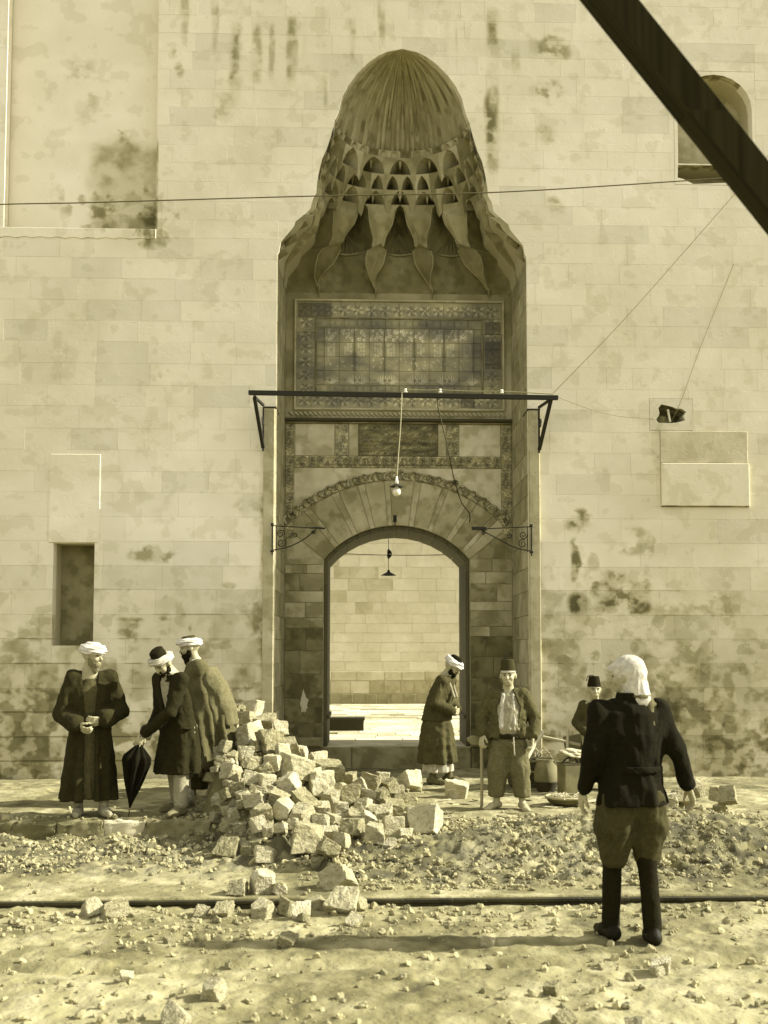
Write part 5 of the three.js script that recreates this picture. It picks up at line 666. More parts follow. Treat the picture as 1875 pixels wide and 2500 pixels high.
// a figure: feet at the origin, facing +z; returns group and joints
function figure(o) {
  const g = thing('person', o.label, 'person', o.pos, o.turn), H = o.h, lean = o.lean ?? 0, J = { hip: 0.525 * H, neck: [0, 0.835 * H, lean], sh: (s) => [s * 0.108 * H, 0.805 * H, lean * 0.95], head: [o.head?.x ?? 0, 0.835 * H + 0.16 + (o.head?.y ?? 0), lean + 0.03 + (o.head?.z ?? 0)] };
  J.hm = headMatrix(J.head, o.head?.yaw ?? 0, o.head?.pitch ?? 0, o.head?.roll ?? 0);
  const parts = [], body = [ell([0, J.hip, 0], [0.13, 0.1, 0.08]), rcone([0.045, J.hip, 0], [0.05, 0.72 * H, lean * 0.75], 0.07, 0.075), rcone([-0.045, J.hip, 0], [-0.05, 0.72 * H, lean * 0.75], 0.07, 0.075), rcone(J.sh(-1), J.sh(1), 0.05, 0.05), rcone([0, 0.74 * H, lean * 0.8], [0, 0.85 * H, lean], 0.075, 0.05), rcone([0, 0.83 * H, lean], [J.head[0], J.head[1] - 0.1, J.head[2] - 0.02], 0.054, 0.05)];
  for (const [s, A] of [[1, o.armL], [-1, o.armR]]) { body.push(rcone(J.sh(s), A.elbow, 0.046, 0.037), rcone(A.elbow, A.wrist, 0.036, 0.025)); const D = V(...A.wrist).sub(V(...A.elbow)).normalize(); if (A.hide) continue; const dir = A.dir ? V(...A.dir) : D; parts.push(handGeo(V(...A.wrist).addScaledVector(D, 0.015), dir, V(...(A.palm ?? [-s, 0, 0.3])), A.curl ?? 0.5, 1, A.pointing)); }
  for (const [s, F] of [[1, o.footL], [-1, o.footR]]) { const hip = [s * 0.085, J.hip - 0.03, 0], knee = F.knee ?? [s * 0.09 + (F.x - s * 0.09) * 0.5, 0.285 * H, F.z * 0.5 + 0.03], an = [F.x, 0.075 + (F.y ?? 0), F.z], c = Math.cos(F.yaw ?? 0), sn = Math.sin(F.yaw ?? 0); F.an = an; F.kneeP = knee; body.push(rcone(hip, knee, 0.078, 0.052), rcone(knee, an, 0.05, 0.034)); F.pt = (f, l, y) => [F.x + f * sn + l * c, y + (F.y ?? 0), F.z + f * c - l * sn]; body.push(rcone(F.pt(-0.045, 0, 0.04), F.pt(0.09, 0.0, 0.038), 0.036, 0.034), rcone(F.pt(0.09, 0, 0.03), F.pt(0.165, 0, 0.022), 0.033, 0.02)); if (o.barefoot) for (let t = 0; t < 5; t++) body.push(rcone(F.pt(0.14, s * (0.026 - t * 0.014), 0.02), F.pt(0.188 - Math.abs(t - 0.7) * 0.011, s * (0.03 - t * 0.015), 0.014), 0.0125, 0.0095)); }
  const bg = nets(union(body, 0.03), o.barefoot ? 0.011 : 0.016), hg = HEADG.clone().applyMatrix4(J.hm);
  mesh('body', merge([bg, hg, ...parts]), o.skin ?? skin, g);
  for (const s of [-1, 1]) { const e = new THREE.SphereGeometry(0.0095, 10, 8).scale(1.3, 0.6, 0.6).translate(s * 0.03, 0.002, 0.0825).applyMatrix4(J.hm); mesh('eye', e, plain(0.012, 0.3), g); const b = nets(rcone([s * 0.014, 0.022, 0.091], [s * 0.048, 0.021, 0.078], 0.0055, 0.004), 0.003, 0.008).applyMatrix4(J.hm); mesh('eyebrow', b, hairM, g); }
  return { g, J, o, H, lean };
}
const add = (P, name, f, mat, h = 0.012) => mesh(name, nets(f, h), mat, P.g);
function sleeve(P, s, r0, r1, r2, from = 0) { const A = s > 0 ? P.o.armL : P.o.armR, E = V(...A.elbow), W = V(...A.wrist), C = W.clone().lerp(E, A.cuff ?? 0.06).toArray(); return union([rcone(P.J.sh(s), A.elbow, r0, r1), rcone(A.elbow, C, r1, r2)], 0.02); }
function beard(P, mat, len = 0.05, wide = 1) { const f = wrinkle(minus(union([ell([0, -0.082, 0.05], [0.05 * wide, 0.04, 0.052]), ell([0, -0.105 - len * 0.4, 0.05], [0.035 * wide, len, 0.036]), ell([0.048, -0.055, 0.02], [0.018, 0.05, 0.03]), ell([-0.048, -0.055, 0.02], [0.018, 0.05, 0.03]), ell([0, -0.046, 0.094], [0.03, 0.008, 0.01])], 0.02), ell([0, -0.064, 0.105], [0.018, 0.008, 0.02])), 0.006, 60, 30, 60, 2); mesh('beard', nets(f, 0.005, 0.02).applyMatrix4(P.J.hm), mat, P.g); }
function turban(P, mat, capMat, { r = 0.036, y = 0.052, tilt = 0, tail = false, capH = 0.11, wide = 1 } = {}) {
  const f = (x, Y, z) => { const yy = Y - y - tilt * z, q = Math.sqrt((x / 0.079) ** 2 + (z / 0.094) ** 2), d = (q - 1) * 0.086, th = Math.atan2(z, x), ph = Math.atan2(yy, d); return Math.sqrt(d * d + (yy * 0.85) ** 2) - r * wide - 0.004 * Math.sin(5 * ph + 2 * th + 3 * n3(x * 9, Y * 9, z * 9)) - 0.003 * Math.sin(9 * ph - 3 * th) - 0.011 * n3(x * 11, Y * 11 + y, z * 11); }; f.box = [[-0.14, 0.14], [y - 0.09, y + 0.09], [-0.16, 0.16]];
  mesh('turban', nets(f, 0.006, 0.02).applyMatrix4(P.J.hm), mat, P.g);
  const cap = new THREE.LatheGeometry([[0.001, capH + 0.05], [0.05, capH + 0.048], [0.066, capH + 0.035], [0.072, 0.09], [0.08, 0.03]].map((p) => new THREE.Vector2(...p)), 28).scale(1, 1, 1.16); mesh('cap', cap.applyMatrix4(P.J.hm), capMat, P.g);
}
function fez(P, mat, k = 1) { const f = new THREE.LatheGeometry([[0.001, 0.175], [0.055, 0.173], [0.062, 0.166], [0.084, 0.042], [0.08, 0.04]].map((p) => new THREE.Vector2(p[0], 0.04 + (p[1] - 0.04) * k)), 28).scale(1, 1, 1.14); const m = mesh('fez', f.applyMatrix4(P.J.hm), mat, P.g); const t = tube([[0, 0.175, 0], [-0.03, 0.182, -0.03], [-0.065, 0.165, -0.055], [-0.078, 0.11, -0.07]].map((p) => [p[0], 0.04 + (p[1] - 0.04) * k, p[2]]), 0.005, 16, 5).applyMatrix4(P.J.hm); mesh('tassel', t, plain(0.01, 0.9), m); }
function shoes(P, mat, hgt = 0.1) { for (const F of [P.o.footL, P.o.footR]) { const f = union([rcone(F.pt(-0.05, 0, 0.045), F.pt(0.08, 0, 0.044), 0.044, 0.044), rcone(F.pt(0.08, 0, 0.038), F.pt(0.175, 0, 0.03), 0.044, 0.03), rcone(F.pt(-0.02, 0, 0.05), [F.an[0], F.an[1] + hgt, F.an[2]], 0.042, 0.044)], 0.03); const g = (x, y, z) => Math.max(f(x, y, z), (F.y ?? 0) + 0.002 - y); g.box = f.box; add(P, 'shoe', g, mat, 0.009); } }
function legs(P, mat, r0, r1, r2, low, name = 'trousers', wr = 0.008) { const L = [ell([0, P.J.hip, 0], [0.16, 0.13, 0.115])]; for (const [s, F] of [[1, P.o.footL], [-1, P.o.footR]]) { const an = V(...F.an), k = V(...F.kneeP), e = k.clone().lerp(an, low).toArray(); L.push(rcone([s * 0.085, P.J.hip - 0.03, 0], F.kneeP, r0, r1), rcone(F.kneeP, e, r1, r2)); } return add(P, name, wrinkle(union(L, 0.03), wr, 9, 5, 9, 3), mat); }
const off = (turn, x, y, z) => { const c = Math.cos(turn), s = Math.sin(turn); return [c * x - s * z, y, s * x + c * z]; }; // world offset to the figure's own axes

// 1. man with the closed umbrella
{
  const turn = -0.75, H = 1.63, hand = off(turn, -0.31, 0.80, 0.26), el = off(turn, -0.06, 1.0, 0.30);
  const P = figure({ label: 'bowed man in a knee-length dark overcoat pointing a closed umbrella at the ground', pos: [-2.27, 0.075, 3.54], turn, h: H, lean: 0.15, head: { pitch: 0.68, yaw: 0.1, z: 0.05, y: -0.05 }, armL: { elbow: el, wrist: hand, palm: [-0.6, -0.4, -0.2], dir: off(turn, -0.12, -0.22, 0.06), curl: 0.75, pointing: true, cuff: 0.05 }, armR: { elbow: [-0.25, 1.0, 0.08], wrist: [-0.17, 0.82, 0.24], curl: 0.8, palm: [0.5, 0, 0.5] }, footL: { x: 0.13, z: 0.1, yaw: 0.25 }, footR: { x: -0.1, z: -0.05, yaw: -0.2 } });
  const cm = clothMat(0.02);
  const torso = loft([[0.40, 0, 0.04, 0.25, 0.215], [0.7, 0, 0.03, 0.22, 0.18], [0.95, 0, 0.05, 0.18, 0.14], [1.14, 0, 0.095, 0.19, 0.135], [1.27, 0, 0.13, 0.175, 0.11], [1.34, 0, 0.145, 0.1, 0.08]], { n: 6, ph: 1, amp: (y) => 0.022 * clamp((1.0 - y) / 0.6) + 0.003 });
  const open = (x, y, z) => Math.max(Math.abs(x - 0.01) - (0.012 + 0.075 * clamp((y - 0.98) / 0.36)), 0.09 - z, 0.9 - y);
  add(P, 'overcoat', minus(wrinkle(union([torso, rcone(P.J.sh(-1), P.J.sh(1), 0.062, 0.062), sleeve(P, 1, 0.066, 0.06, 0.054), sleeve(P, -1, 0.066, 0.06, 0.054)], 0.04), 0.010, 11, 8, 11), open), cm, 0.011);
  add(P, 'coat_collar', minus(wrinkle(loft([[1.29, 0, 0.145, 0.12, 0.1], [1.38, 0, 0.16, 0.083, 0.075]]), 0.004, 20, 20, 20), union([loft([[1.25, 0, 0.155, 0.10, 0.085], [1.5, 0, 0.165, 0.066, 0.062]]), ell([0, 1.34, 0.275], [0.05, 0.1, 0.09])], 0.01)), cm, 0.008);
  add(P, 'shirt', loft([[0.9, 0, 0.06, 0.145, 0.105], [1.14, 0, 0.1, 0.16, 0.11], [1.29, 0, 0.14, 0.11, 0.09], [1.38, 0, 0.155, 0.065, 0.06]]), clothMat(0.32), 0.011);
  add(P, 'pocket_flap', ell([0.21, 0.84, 0.09], [0.03, 0.012, 0.06]), cm, 0.006);
  const W = V(...hand), E = V(...el), D = W.clone().sub(E).normalize(); add(P, 'shirt_cuff', rcone(W.clone().addScaledVector(D, -0.03).toArray(), W.clone().addScaledVector(D, 0.012).toArray(), 0.04, 0.037), clothMat(0.45), 0.007);
  legs(P, clothMat(0.3), 0.1, 0.082, 0.066, 0.9); shoes(P, clothMat(0.16, { roughness: 0.7 }), 0.08); beard(P, hairM, 0.045); turban(P, clothMat(0.5), clothMat(0.015), { r: 0.033, y: 0.05, tilt: 0.25, capH: 0.115 });
  // umbrella
  const hw_ = V(-2.27 - 0.35, 0.075 + 0.72, 3.54 + 0.27), tip = V(-2.74, groundY(-2.74, 3.70), 3.70), u = thing('umbrella', 'closed loose black umbrella with its tip on the ground', 'umbrella', tip.toArray());
  const up = hw_.clone().sub(tip), L = up.length() * 1.12, q = new THREE.Quaternion().setFromUnitVectors(V(0, 1, 0), up.normalize()); u.quaternion.copy(q);
  const prof = [[0.09, 0.008], [0.2, 0.035], [0.4, 0.085], [0.56, 0.115], [0.62, 0.11], [0.7, 0.05], [0.74, 0.02]].map(([y, r]) => [y / 0.74 * L * 0.86, r]); const pos = [], idx = [], C = 72, R = 40; for (let j = 0; j <= R; j++) { const y = lerp(prof[0][0], prof[6][0], j / R), r = pw(prof, y); for (let i = 0; i <= C; i++) { const a = i / C * 6.2832, k = 1 + 0.22 * Math.cos(8 * a + 1.5 * y) * sstep(0, 0.3, j / R) + 0.08 * n3(Math.cos(a) * 2, y * 6, Math.sin(a) * 2); pos.push(r * k * Math.cos(a), y, r * k * Math.sin(a)); if (i && j) { const b = j * (C + 1) + i; idx.push(b - C - 2, b - 1, b - C - 1, b - C - 1, b - 1, b); } } }
  const ug = new THREE.BufferGeometry(); ug.setAttribute('position', new THREE.Float32BufferAttribute(pos, 3)); ug.setIndex(idx); ug.computeVertexNormals(); mesh('canopy', boxUVkeep(ug), clothMat(0.007), u);
  mesh('shaft', new THREE.CylinderGeometry(0.006, 0.006, L, 8).translate(0, L / 2, 0), plain(0.05, 0.5), u); mesh('ferrule', new THREE.CylinderGeometry(0.007, 0.003, 0.1, 8).translate(0, 0.05, 0), plain(0.4, 0.4, { metalness: 0.6 }), u); mesh('handle', tube([[0, L, 0], [0, L + 0.05, 0], [0.03, L + 0.08, 0], [0.06, L + 0.05, 0], [0.06, L + 0.02, 0]], 0.009, 16, 6), plain(0.04, 0.5), u);
}
// 2. man in the cloak
{
  const turn = -1.25, H = 1.76;
  const P = figure({ label: 'bearded man wrapped in a long brown cloak striding past the heap of blocks', pos: [-2.13, 0.075, 2.80], turn, h: H, lean: 0.12, head: { pitch: 0.18, yaw: -0.15, z: 0.04 }, armL: { elbow: [0.19, 1.12, 0.03], wrist: [0.08, 1.02, 0.12], hide: true }, armR: { elbow: [-0.19, 1.12, 0.04], wrist: [-0.06, 1.02, 0.12], hide: true }, footL: { x: 0.1, z: 0.17, yaw: 0.5 }, footR: { x: -0.09, z: -0.2, yaw: 0, y: 0.0 } });
  const cm = clothMat(0.10);
  const cloak = loft([[0.30, 0, -0.06, 0.27, 0.30], [0.55, 0.0, -0.04, 0.27, 0.28], [0.9, 0, 0.0, 0.28, 0.24], [1.15, 0, 0.05, 0.27, 0.20], [1.36, 0, 0.1, 0.23, 0.15], [1.46, 0, 0.12, 0.11, 0.1]], { n: 7, ph: 2.4, amp: (y) => 0.05 * clamp((1.35 - y) / 0.9) + 0.008 });
  const diag = (f) => { const g = (x, y, z) => { const d = f(x, y, z); return d > 0.08 ? d : d + 0.018 * Math.sin(16 * (y * 0.8 + z * 0.9) + 5 * n3(x * 3, y * 2, z * 3)) * clamp((1.3 - y) * 2); }; g.box = f.box; return g; };
  add(P, 'cloak', minus(diag(wrinkle(union([cloak, rcone(P.J.sh(-1), P.J.sh(1), 0.085, 0.085)], 0.06), 0.016, 5, 4, 5)), loft([[0.2, 0, -0.06, 0.24, 0.265], [0.5, 0, -0.04, 0.23, 0.24], [0.62, 0, 0, 0.02, 0.02]])), cm, 0.013);
  // thrown-back fold of the cloak over the arm
  add(P, 'cloak_fold', minus(wrinkle(loft([[0.82, 0.12, -0.14, 0.16, 0.15], [1.0, 0.11, -0.09, 0.19, 0.19], [1.25, 0.08, -0.01, 0.21, 0.185], [1.43, 0.05, 0.06, 0.16, 0.13]], { n: 5, ph: 0.4, amp: (y) => 0.03 * clamp((1.35 - y) / 0.5) }), 0.012, 7, 5, 7), ell([0.1, 0.76, -0.12], [0.12, 0.12, 0.11])), clothMat(0.13), 0.013);
  add(P, 'robe', wrinkle(loft([[0.16, 0, 0.0, 0.2, 0.23], [0.5, 0, 0, 0.19, 0.2], [0.8, 0, 0.02, 0.17, 0.15]], { n: 7, ph: 0, amp: () => 0.02 }), 0.008, 8, 5, 8), clothMat(0.045), 0.013);
  add(P, 'neckcloth', wrinkle(loft([[1.36, 0, 0.12, 0.1, 0.09], [1.5, 0, 0.13, 0.07, 0.07]]), 0.012, 25, 30, 25), clothMat(0.5), 0.008);
  shoes(P, clothMat(0.38, { roughness: 0.8 }), 0.06); beard(P, hairM, 0.06, 1.1); turban(P, clothMat(0.62), clothMat(0.05), { r: 0.036, y: 0.05, capH: 0.075, tilt: 0.1 });
}
// 3. robed man at the edge of the group
{
  const turn = 0.35, H = 1.66;
  const P = figure({ label: 'man in an open dark ankle-length robe and pale turban, one hand at his belt', pos: [-3.14, 0.075, 3.62], turn, h: H, lean: 0.03, head: { pitch: 0.1, yaw: 0.9 }, armL: { elbow: [0.30, 1.0, -0.02], wrist: [0.10, 0.93, 0.22], palm: [0, 0.2, -1], dir: [-1, 0.0, 0.15], curl: 0.55, pointing: true, cuff: 0.12 }, armR: { elbow: [-0.28, 0.98, 0.02], wrist: [-0.14, 0.88, 0.2], curl: 0.6, cuff: 0.1 }, footL: { x: 0.13, z: 0.1, yaw: 0.2 }, footR: { x: -0.1, z: 0, yaw: -0.2 } });
  const cm = clothMat(0.028), open = (x, y, z) => Math.max(Math.abs(x + 0.02) - (0.05 + 0.02 * clamp((y - 1) / 0.3)), 0.03 - z, 0.1 - y);
  add(P, 'robe', minus(wrinkle(union([loft([[0.15, 0, 0, 0.28, 0.22], [0.5, 0, 0, 0.235, 0.18], [0.92, 0, 0.01, 0.19, 0.14], [1.15, 0, 0.02, 0.2, 0.14], [1.27, 0, 0.03, 0.175, 0.11], [1.34, 0, 0.03, 0.1, 0.08]], { n: 8, ph: 0.7, amp: (y) => 0.03 * clamp((0.95 - y) / 0.8) + 0.004 }), rcone(P.J.sh(-1), P.J.sh(1), 0.06, 0.06), sleeve(P, 1, 0.066, 0.075, 0.095), sleeve(P, -1, 0.066, 0.075, 0.09)], 0.04), 0.011, 9, 6, 9), open), cm, 0.012);
  add(P, 'under_robe', wrinkle(loft([[0.17, 0, 0, 0.22, 0.165], [0.5, 0, 0, 0.2, 0.15], [0.92, 0, 0.01, 0.165, 0.12], [1.2, 0, 0.025, 0.165, 0.118], [1.32, 0, 0.03, 0.075, 0.07]], { n: 9, ph: 2, amp: (y) => 0.015 * clamp((0.9 - y) / 0.8) }), 0.006, 9, 7, 9), clothMat(0.075), 0.012);
  add(P, 'sash', wrinkle(loft([[0.9, 0, 0.01, 0.175, 0.13], [1.0, 0, 0.01, 0.175, 0.13]]), 0.008, 12, 30, 12), clothMat(0.05), 0.01);
  for (const s of [1, -1]) { const A = s > 0 ? P.o.armL : P.o.armR, W = V(...A.wrist), E = V(...A.elbow); add(P, 'cuff', rcone(W.clone().lerp(E, 0.2).toArray(), W.clone().lerp(E, 0.08).toArray(), 0.045, 0.05), clothMat(0.12), 0.009); }
  shoes(P, clothMat(0.3, { roughness: 0.8 }), 0.05); beard(P, clothMat(0.2), 0.05); turban(P, clothMat(0.65), clothMat(0.6), { r: 0.04, y: 0.055, capH: 0.08 });
}
// 4. man standing at the threshold
{
  const turn = 1.15, H = 1.62;
  const P = figure({ label: 'man in a white turban and long dark robe with bowed head before the threshold', pos: [0.45, 0.0, 0.62], turn, h: H, lean: 0.13, head: { pitch: 0.5, yaw: 0.1, z: 0.05, y: -0.03 }, armL: { elbow: [0.24, 1.03, 0.06], wrist: [0.06, 0.93, 0.25], curl: 0.8, dir: [-1, -0.1, 0.3], palm: [0, 0.1, -1] }, armR: { elbow: [-0.25, 1.03, 0.04], wrist: [-0.1, 0.92, 0.24], curl: 0.8, dir: [0.9, 0, 0.4], palm: [0, 0.1, -1] }, footL: { x: 0.11, z: 0.12, yaw: 0.15 }, footR: { x: -0.1, z: -0.02, yaw: -0.25 } });
  add(P, 'jacket', wrinkle(union([loft([[0.80, 0, 0.0, 0.225, 0.19], [1.0, 0, 0.02, 0.21, 0.165], [1.18, 0, 0.07, 0.205, 0.15], [1.30, 0, 0.11, 0.18, 0.115], [1.37, 0, 0.13, 0.1, 0.085]], { n: 6, ph: 1.1, amp: (y) => 0.014 * clamp((1.1 - y) / 0.3) + 0.003 }), rcone(P.J.sh(-1), P.J.sh(1), 0.062, 0.062), sleeve(P, 1, 0.068, 0.066, 0.064), sleeve(P, -1, 0.068, 0.066, 0.064)], 0.04), 0.011, 10, 7, 10, 5), clothMat(0.055), 0.012);
  add(P, 'long_skirt', minus(wrinkle(loft([[0.26, 0, 0.0, 0.245, 0.235], [0.5, 0, 0.0, 0.24, 0.22], [0.86, 0, 0.0, 0.205, 0.175]], { n: 8, ph: 3, amp: (y) => 0.022 * clamp((0.85 - y) / 0.5) + 0.003 }), 0.012, 6, 8, 6, 1), loft([[0.2, 0, 0, 0.21, 0.2], [0.36, 0, 0, 0.2, 0.19]])), clothMat(0.065), 0.013);
  add(P, 'under_robe', wrinkle(loft([[0.15, 0, 0.01, 0.19, 0.19], [0.4, 0, 0.01, 0.19, 0.18]], { n: 10, ph: 1, amp: () => 0.02 }), 0.008, 9, 5, 9), clothMat(0.42), 0.012);
  add(P, 'shawl_edge', wrinkle(union([rcone([0.07, 1.36, 0.16], [0.05, 1.1, 0.245], 0.02, 0.018), rcone([-0.07, 1.36, 0.16], [-0.05, 1.1, 0.245], 0.02, 0.018)], 0.01), 0.004, 20, 12, 20), clothMat(0.3), 0.008);
  shoes(P, clothMat(0.12, { roughness: 0.8 }), 0.04); beard(P, hairM, 0.05); turban(P, clothMat(0.72), clothMat(0.012), { r: 0.037, y: 0.055, capH: 0.095, tilt: -0.1 });
}
// 5. barefoot boy in a fez
{
  const turn = -0.12, H = 1.5;
  const P = figure({ label: 'barefoot boy in a fez, short open jacket and baggy trousers leaning on a hammer', pos: [1.06, 0.0, 2.83], turn, h: H, barefoot: true, head: { yaw: -0.12, pitch: 0.02, y: -0.005 }, armR: { elbow: [-0.29, 0.96, -0.02], wrist: [-0.275, 0.79, 0.03], curl: 0.7, dir: [-0.15, -0.75, 0.5], palm: [0.1, -0.6, 0.2], cuff: 0.1 }, armL: { elbow: [0.28, 0.96, -0.03], wrist: [0.255, 0.76, 0.06], curl: 0.6, palm: [-1, 0, 0.2], cuff: 0.08 }, footL: { x: 0.14, z: 0.03, yaw: 0.25 }, footR: { x: -0.13, z: 0.0, yaw: -0.65 } });
  const open = (x, y, z) => Math.max(Math.abs(x) - (0.085 + 0.035 * clamp((y - 0.8) / 0.25) - 0.075 * clamp((y - 1.08) / 0.18)), 0.02 - z, 0.6 - y);
  add(P, 'jacket', minus(wrinkle(union([loft([[0.745, 0, 0, 0.215, 0.15], [0.9, 0, 0, 0.2, 0.14], [1.08, 0, 0, 0.195, 0.13], [1.19, 0, 0, 0.165, 0.1], [1.26, 0, 0, 0.085, 0.075]], { n: 6, ph: 0.5, amp: (y) => 0.012 * clamp((1 - y) / 0.25) + 0.003 }), rcone(P.J.sh(-1), P.J.sh(1), 0.058, 0.058), sleeve(P, 1, 0.063, 0.062, 0.057), sleeve(P, -1, 0.063, 0.062, 0.058)], 0.035), 0.013, 12, 9, 12, 7), open), clothMat(0.075), 0.010);
  add(P, 'shirt', wrinkle(loft([[0.78, 0, 0.0, 0.165, 0.125], [0.84, 0, 0.01, 0.17, 0.14], [1.05, 0, 0.005, 0.165, 0.12], [1.18, 0, 0, 0.12, 0.09], [1.245, 0, 0.0, 0.062, 0.058]]), 0.010, 14, 7, 14, 4), clothMat(0.3), 0.010);
  add(P, 'shirt_front', wrinkle(union([rcone([-0.055, 1.2, 0.075], [-0.075, 0.87, 0.125], 0.022, 0.03), rcone([0.05, 1.2, 0.075], [0.06, 0.9, 0.125], 0.016, 0.018)], 0.01), 0.006, 22, 10, 22), clothMat(0.5), 0.008);
  add(P, 'sash', wrinkle(loft([[0.745, 0, 0, 0.185, 0.145], [0.795, 0, 0, 0.182, 0.145]]), 0.007, 16, 40, 16), clothMat(0.02), 0.009);
  add(P, 'hanging_cord', tubeSdf([[0.05, 0.76, 0.14], [0.055, 0.66, 0.16], [0.06, 0.58, 0.165]], 0.008), clothMat(0.4), 0.006);
  const L = [ell([0, 0.69, 0], [0.185, 0.1, 0.145])]; for (const [s, F] of [[1, P.o.footL], [-1, P.o.footR]]) L.push(rcone([s * 0.085, 0.66, 0], [s * 0.115, 0.42, 0.03], 0.112, 0.105), rcone([s * 0.115, 0.42, 0.03], [F.an[0], s > 0 ? 0.17 : 0.15, F.an[2]], 0.105, 0.088)); const tr = wrinkle(union(L, 0.035), 0.014, 11, 5, 11, 9), cutT = (x, y, z) => Math.max(tr(x, y, z), 0.125 - y); cutT.box = tr.box; add(P, 'baggy_trousers', cutT, clothMat(0.12), 0.011);
  fez(P, clothMat(0.04), 1.0); add(P, 'cap_band', moved(loft([[0.028, 0, 0, 0.082, 0.097], [0.052, 0, 0, 0.083, 0.098]]), P.J.hm), clothMat(0.5), 0.006);
}
function tubeSdf(pts, r) { const l = []; for (let i = 1; i < pts.length; i++) l.push(rcone(pts[i - 1], pts[i], r, r)); return union(l, 0.004); }
// 6. child in a dark fez by the wall
{
  const P = figure({ label: 'small child in a dark fez and robe standing near the facade', pos: [2.33, 0.0, 1.25], turn: -0.3, h: 1.26, head: { yaw: 0.3, y: -0.01 }, armL: { elbow: [0.22, 0.8, -0.02], wrist: [0.16, 0.66, 0.1], curl: 0.7 }, armR: { elbow: [-0.22, 0.8, 0.02], wrist: [-0.1, 0.7, 0.16], curl: 0.7, palm: [0.5, 0, -1] }, footL: { x: 0.09, z: 0.03 }, footR: { x: -0.09, z: 0.0 } });
  add(P, 'robe', wrinkle(union([loft([[0.2, 0, 0, 0.19, 0.16], [0.6, 0, 0, 0.15, 0.12], [0.88, 0, 0, 0.155, 0.115], [1.0, 0, 0, 0.14, 0.09], [1.06, 0, 0, 0.07, 0.06]], { n: 7, ph: 1, amp: (y) => 0.018 * clamp((0.8 - y) / 0.6) + 0.003 }), sleeve(P, 1, 0.06, 0.058, 0.056), sleeve(P, -1, 0.06, 0.058, 0.056)], 0.035), 0.009, 12, 8, 12), clothMat(0.055), 0.011);
  add(P, 'collar', loft([[1.02, 0, 0.005, 0.085, 0.075], [1.075, 0, 0.005, 0.06, 0.058]]), clothMat(0.5), 0.008); shoes(P, clothMat(0.03), 0.03); fez(P, clothMat(0.014), 0.95);
}
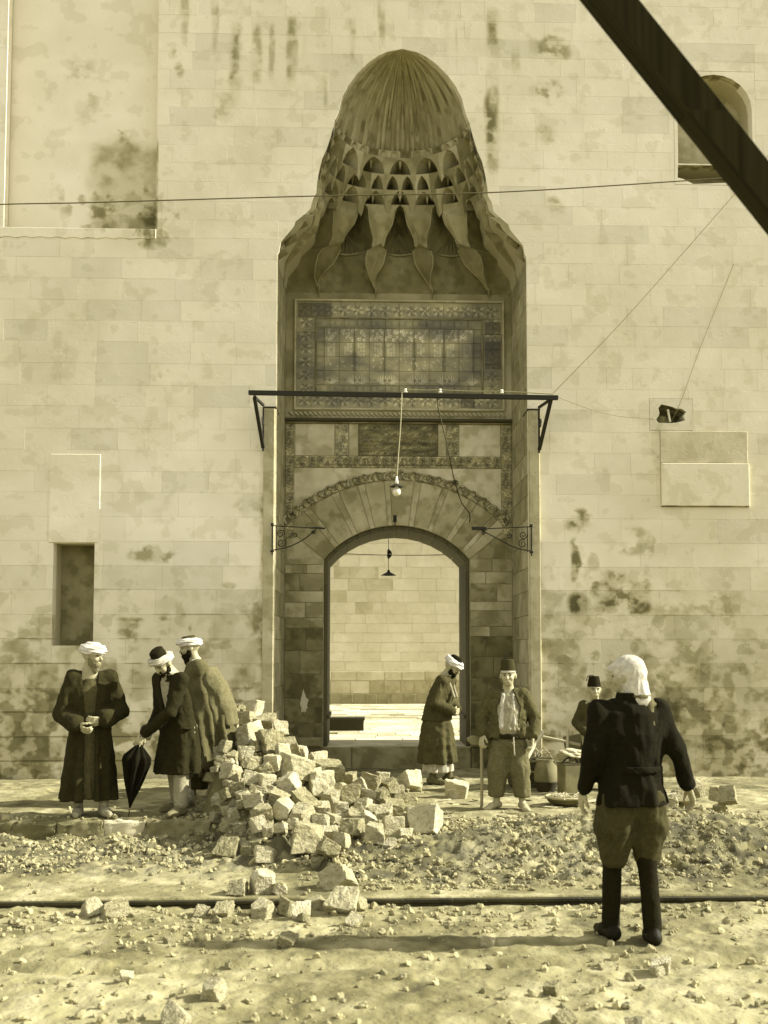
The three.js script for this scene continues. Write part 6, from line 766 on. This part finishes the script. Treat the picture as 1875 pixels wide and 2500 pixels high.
// 7. man seen from behind in a white headscarf
{
  const turn = Math.PI + 0.12, H = 1.82;
  const P = figure({ label: 'man seen from behind in a white headscarf, black jacket and baggy breeches', pos: [1.24, groundY(1.24, 7.28), 7.28], turn, h: H, lean: 0.02, head: { yaw: 0.9, pitch: 0.0, y: 0.0 }, armL: { elbow: [0.265, 1.22, -0.03], wrist: [0.29, 0.965, 0.07], curl: 0.45, palm: [-1, 0, 0], cuff: 0.04 }, armR: { elbow: [-0.285, 1.22, -0.05], wrist: [-0.37, 0.99, -0.03], curl: 0.5, palm: [1, 0, 0], cuff: 0.04 }, footL: { x: 0.11, z: 0.1, yaw: 0.15 }, footR: { x: -0.11, z: -0.06, yaw: -0.15 } });
  const cm = clothMat(0.0085);
  const seam = (f) => { const q = (x, y, z) => { const d = f(x, y, z); return d > 0.05 || z > 0 ? d : d + 0.007 * (Math.exp(-((x / 0.007) ** 2)) + 0.7 * Math.exp(-(((Math.abs(x) - 0.11 - 0.05 * clamp((y - 1.1) / 0.3)) / 0.006) ** 2))); }; q.box = f.box; return q; };
  add(P, 'jacket', seam(wrinkle(union([loft([[0.87, 0, 0, 0.235, 0.165], [0.93, 0, 0, 0.22, 0.155], [1.11, 0, 0.0, 0.2, 0.14], [1.32, 0, 0.01, 0.23, 0.15], [1.45, 0, 0.01, 0.205, 0.12], [1.53, 0, 0.02, 0.1, 0.085]], { n: 5, ph: 2, amp: (y) => 0.02 * clamp((1.2 - y) / 0.3) + 0.003 }), rcone(P.J.sh(-1), P.J.sh(1), 0.064, 0.064), sleeve(P, 1, 0.068, 0.06, 0.052), sleeve(P, -1, 0.068, 0.06, 0.052)], 0.04), 0.013, 7, 5, 7, 3)), cm, 0.010);
  add(P, 'half_belt', wrinkle(loft([[1.075, 0, -0.004, 0.205, 0.148], [1.115, 0, -0.004, 0.205, 0.148]]), 0.004, 20, 30, 20), cm, 0.01);
  add(P, 'jacket_collar', minus(loft([[1.5, 0, 0.02, 0.1, 0.09], [1.58, 0, 0.02, 0.078, 0.075]]), loft([[1.46, 0, 0.02, 0.07, 0.068], [1.63, 0, 0.02, 0.066, 0.064]])), cm, 0.009);
  const L = []; for (const [s, F] of [[1, P.o.footL], [-1, P.o.footR]]) L.push(rcone([s * 0.085, 0.9, 0], [s * 0.11, 0.72, 0.01], 0.13, 0.125), rcone([s * 0.105, 0.72, 0.01], [lerp(s * 0.11, F.x, 0.5), 0.54, 0.02], 0.125, 0.085)); add(P, 'breeches', wrinkle(union(L, 0.03), 0.018, 11, 5, 11, 2), clothMat(0.048), 0.012);
  legs(P, clothMat(0.012), 0.06, 0.062, 0.058, 0.95, 'leggings', 0.004); shoes(P, clothMat(0.012, { roughness: 0.6 }), 0.1);
  // headscarf drawn over the head, gathered at the nape and hanging on the collar
  const sc0 = minus(union([ell([0, 0.042, -0.015], [0.088, 0.1, 0.112]), ell([0, -0.045, -0.05], [0.08, 0.11, 0.082]), ell([0, 0.045, 0.095], [0.06, 0.022, 0.045]), rcone([0, -0.1, -0.07], [0, -0.15, -0.085], 0.07, 0.078)], 0.045), ell([0, -0.05, 0.115], [0.056, 0.085, 0.085]));
  const sc = (x, y, z) => { const d = sc0(x, y, z); if (d > 0.05) return d; const th = Math.atan2(x, -(z + 0.02)), w = 3.5 * n3(th * 1.2, y * 5, 1.7); return d + 0.0045 * Math.abs(Math.sin(6 * th + w + 7 * y)) * sstep(0.12, -0.05, y) + 0.004 * Math.abs(Math.sin(26 * (y + 0.5 * z) + w)) * sstep(-0.14, -0.02, y) - 0.003; }; sc.box = sc0.box; mesh('headscarf', nets(sc, 0.006).applyMatrix4(P.J.hm), clothMat(0.55), P.g);
  add(P, 'scarf_band', moved(wrinkle(loft([[-0.135, 0, -0.075, 0.09, 0.085], [-0.112, 0, -0.07, 0.088, 0.085]]), 0.004, 30, 30, 30), P.J.hm), clothMat(0.1), 0.006);
  add(P, 'scarf_tail', moved(wrinkle(union([ell([0.0, -0.15, -0.135], [0.035, 0.03, 0.03]), rcone([0.01, -0.16, -0.15], [0.03, -0.3, -0.17], 0.024, 0.02), rcone([-0.01, -0.16, -0.15], [-0.07, -0.2, -0.17], 0.02, 0.026)], 0.015), 0.006, 25, 14, 25), P.J.hm), clothMat(0.12), 0.007);
}

renderer.render(scene, camera);
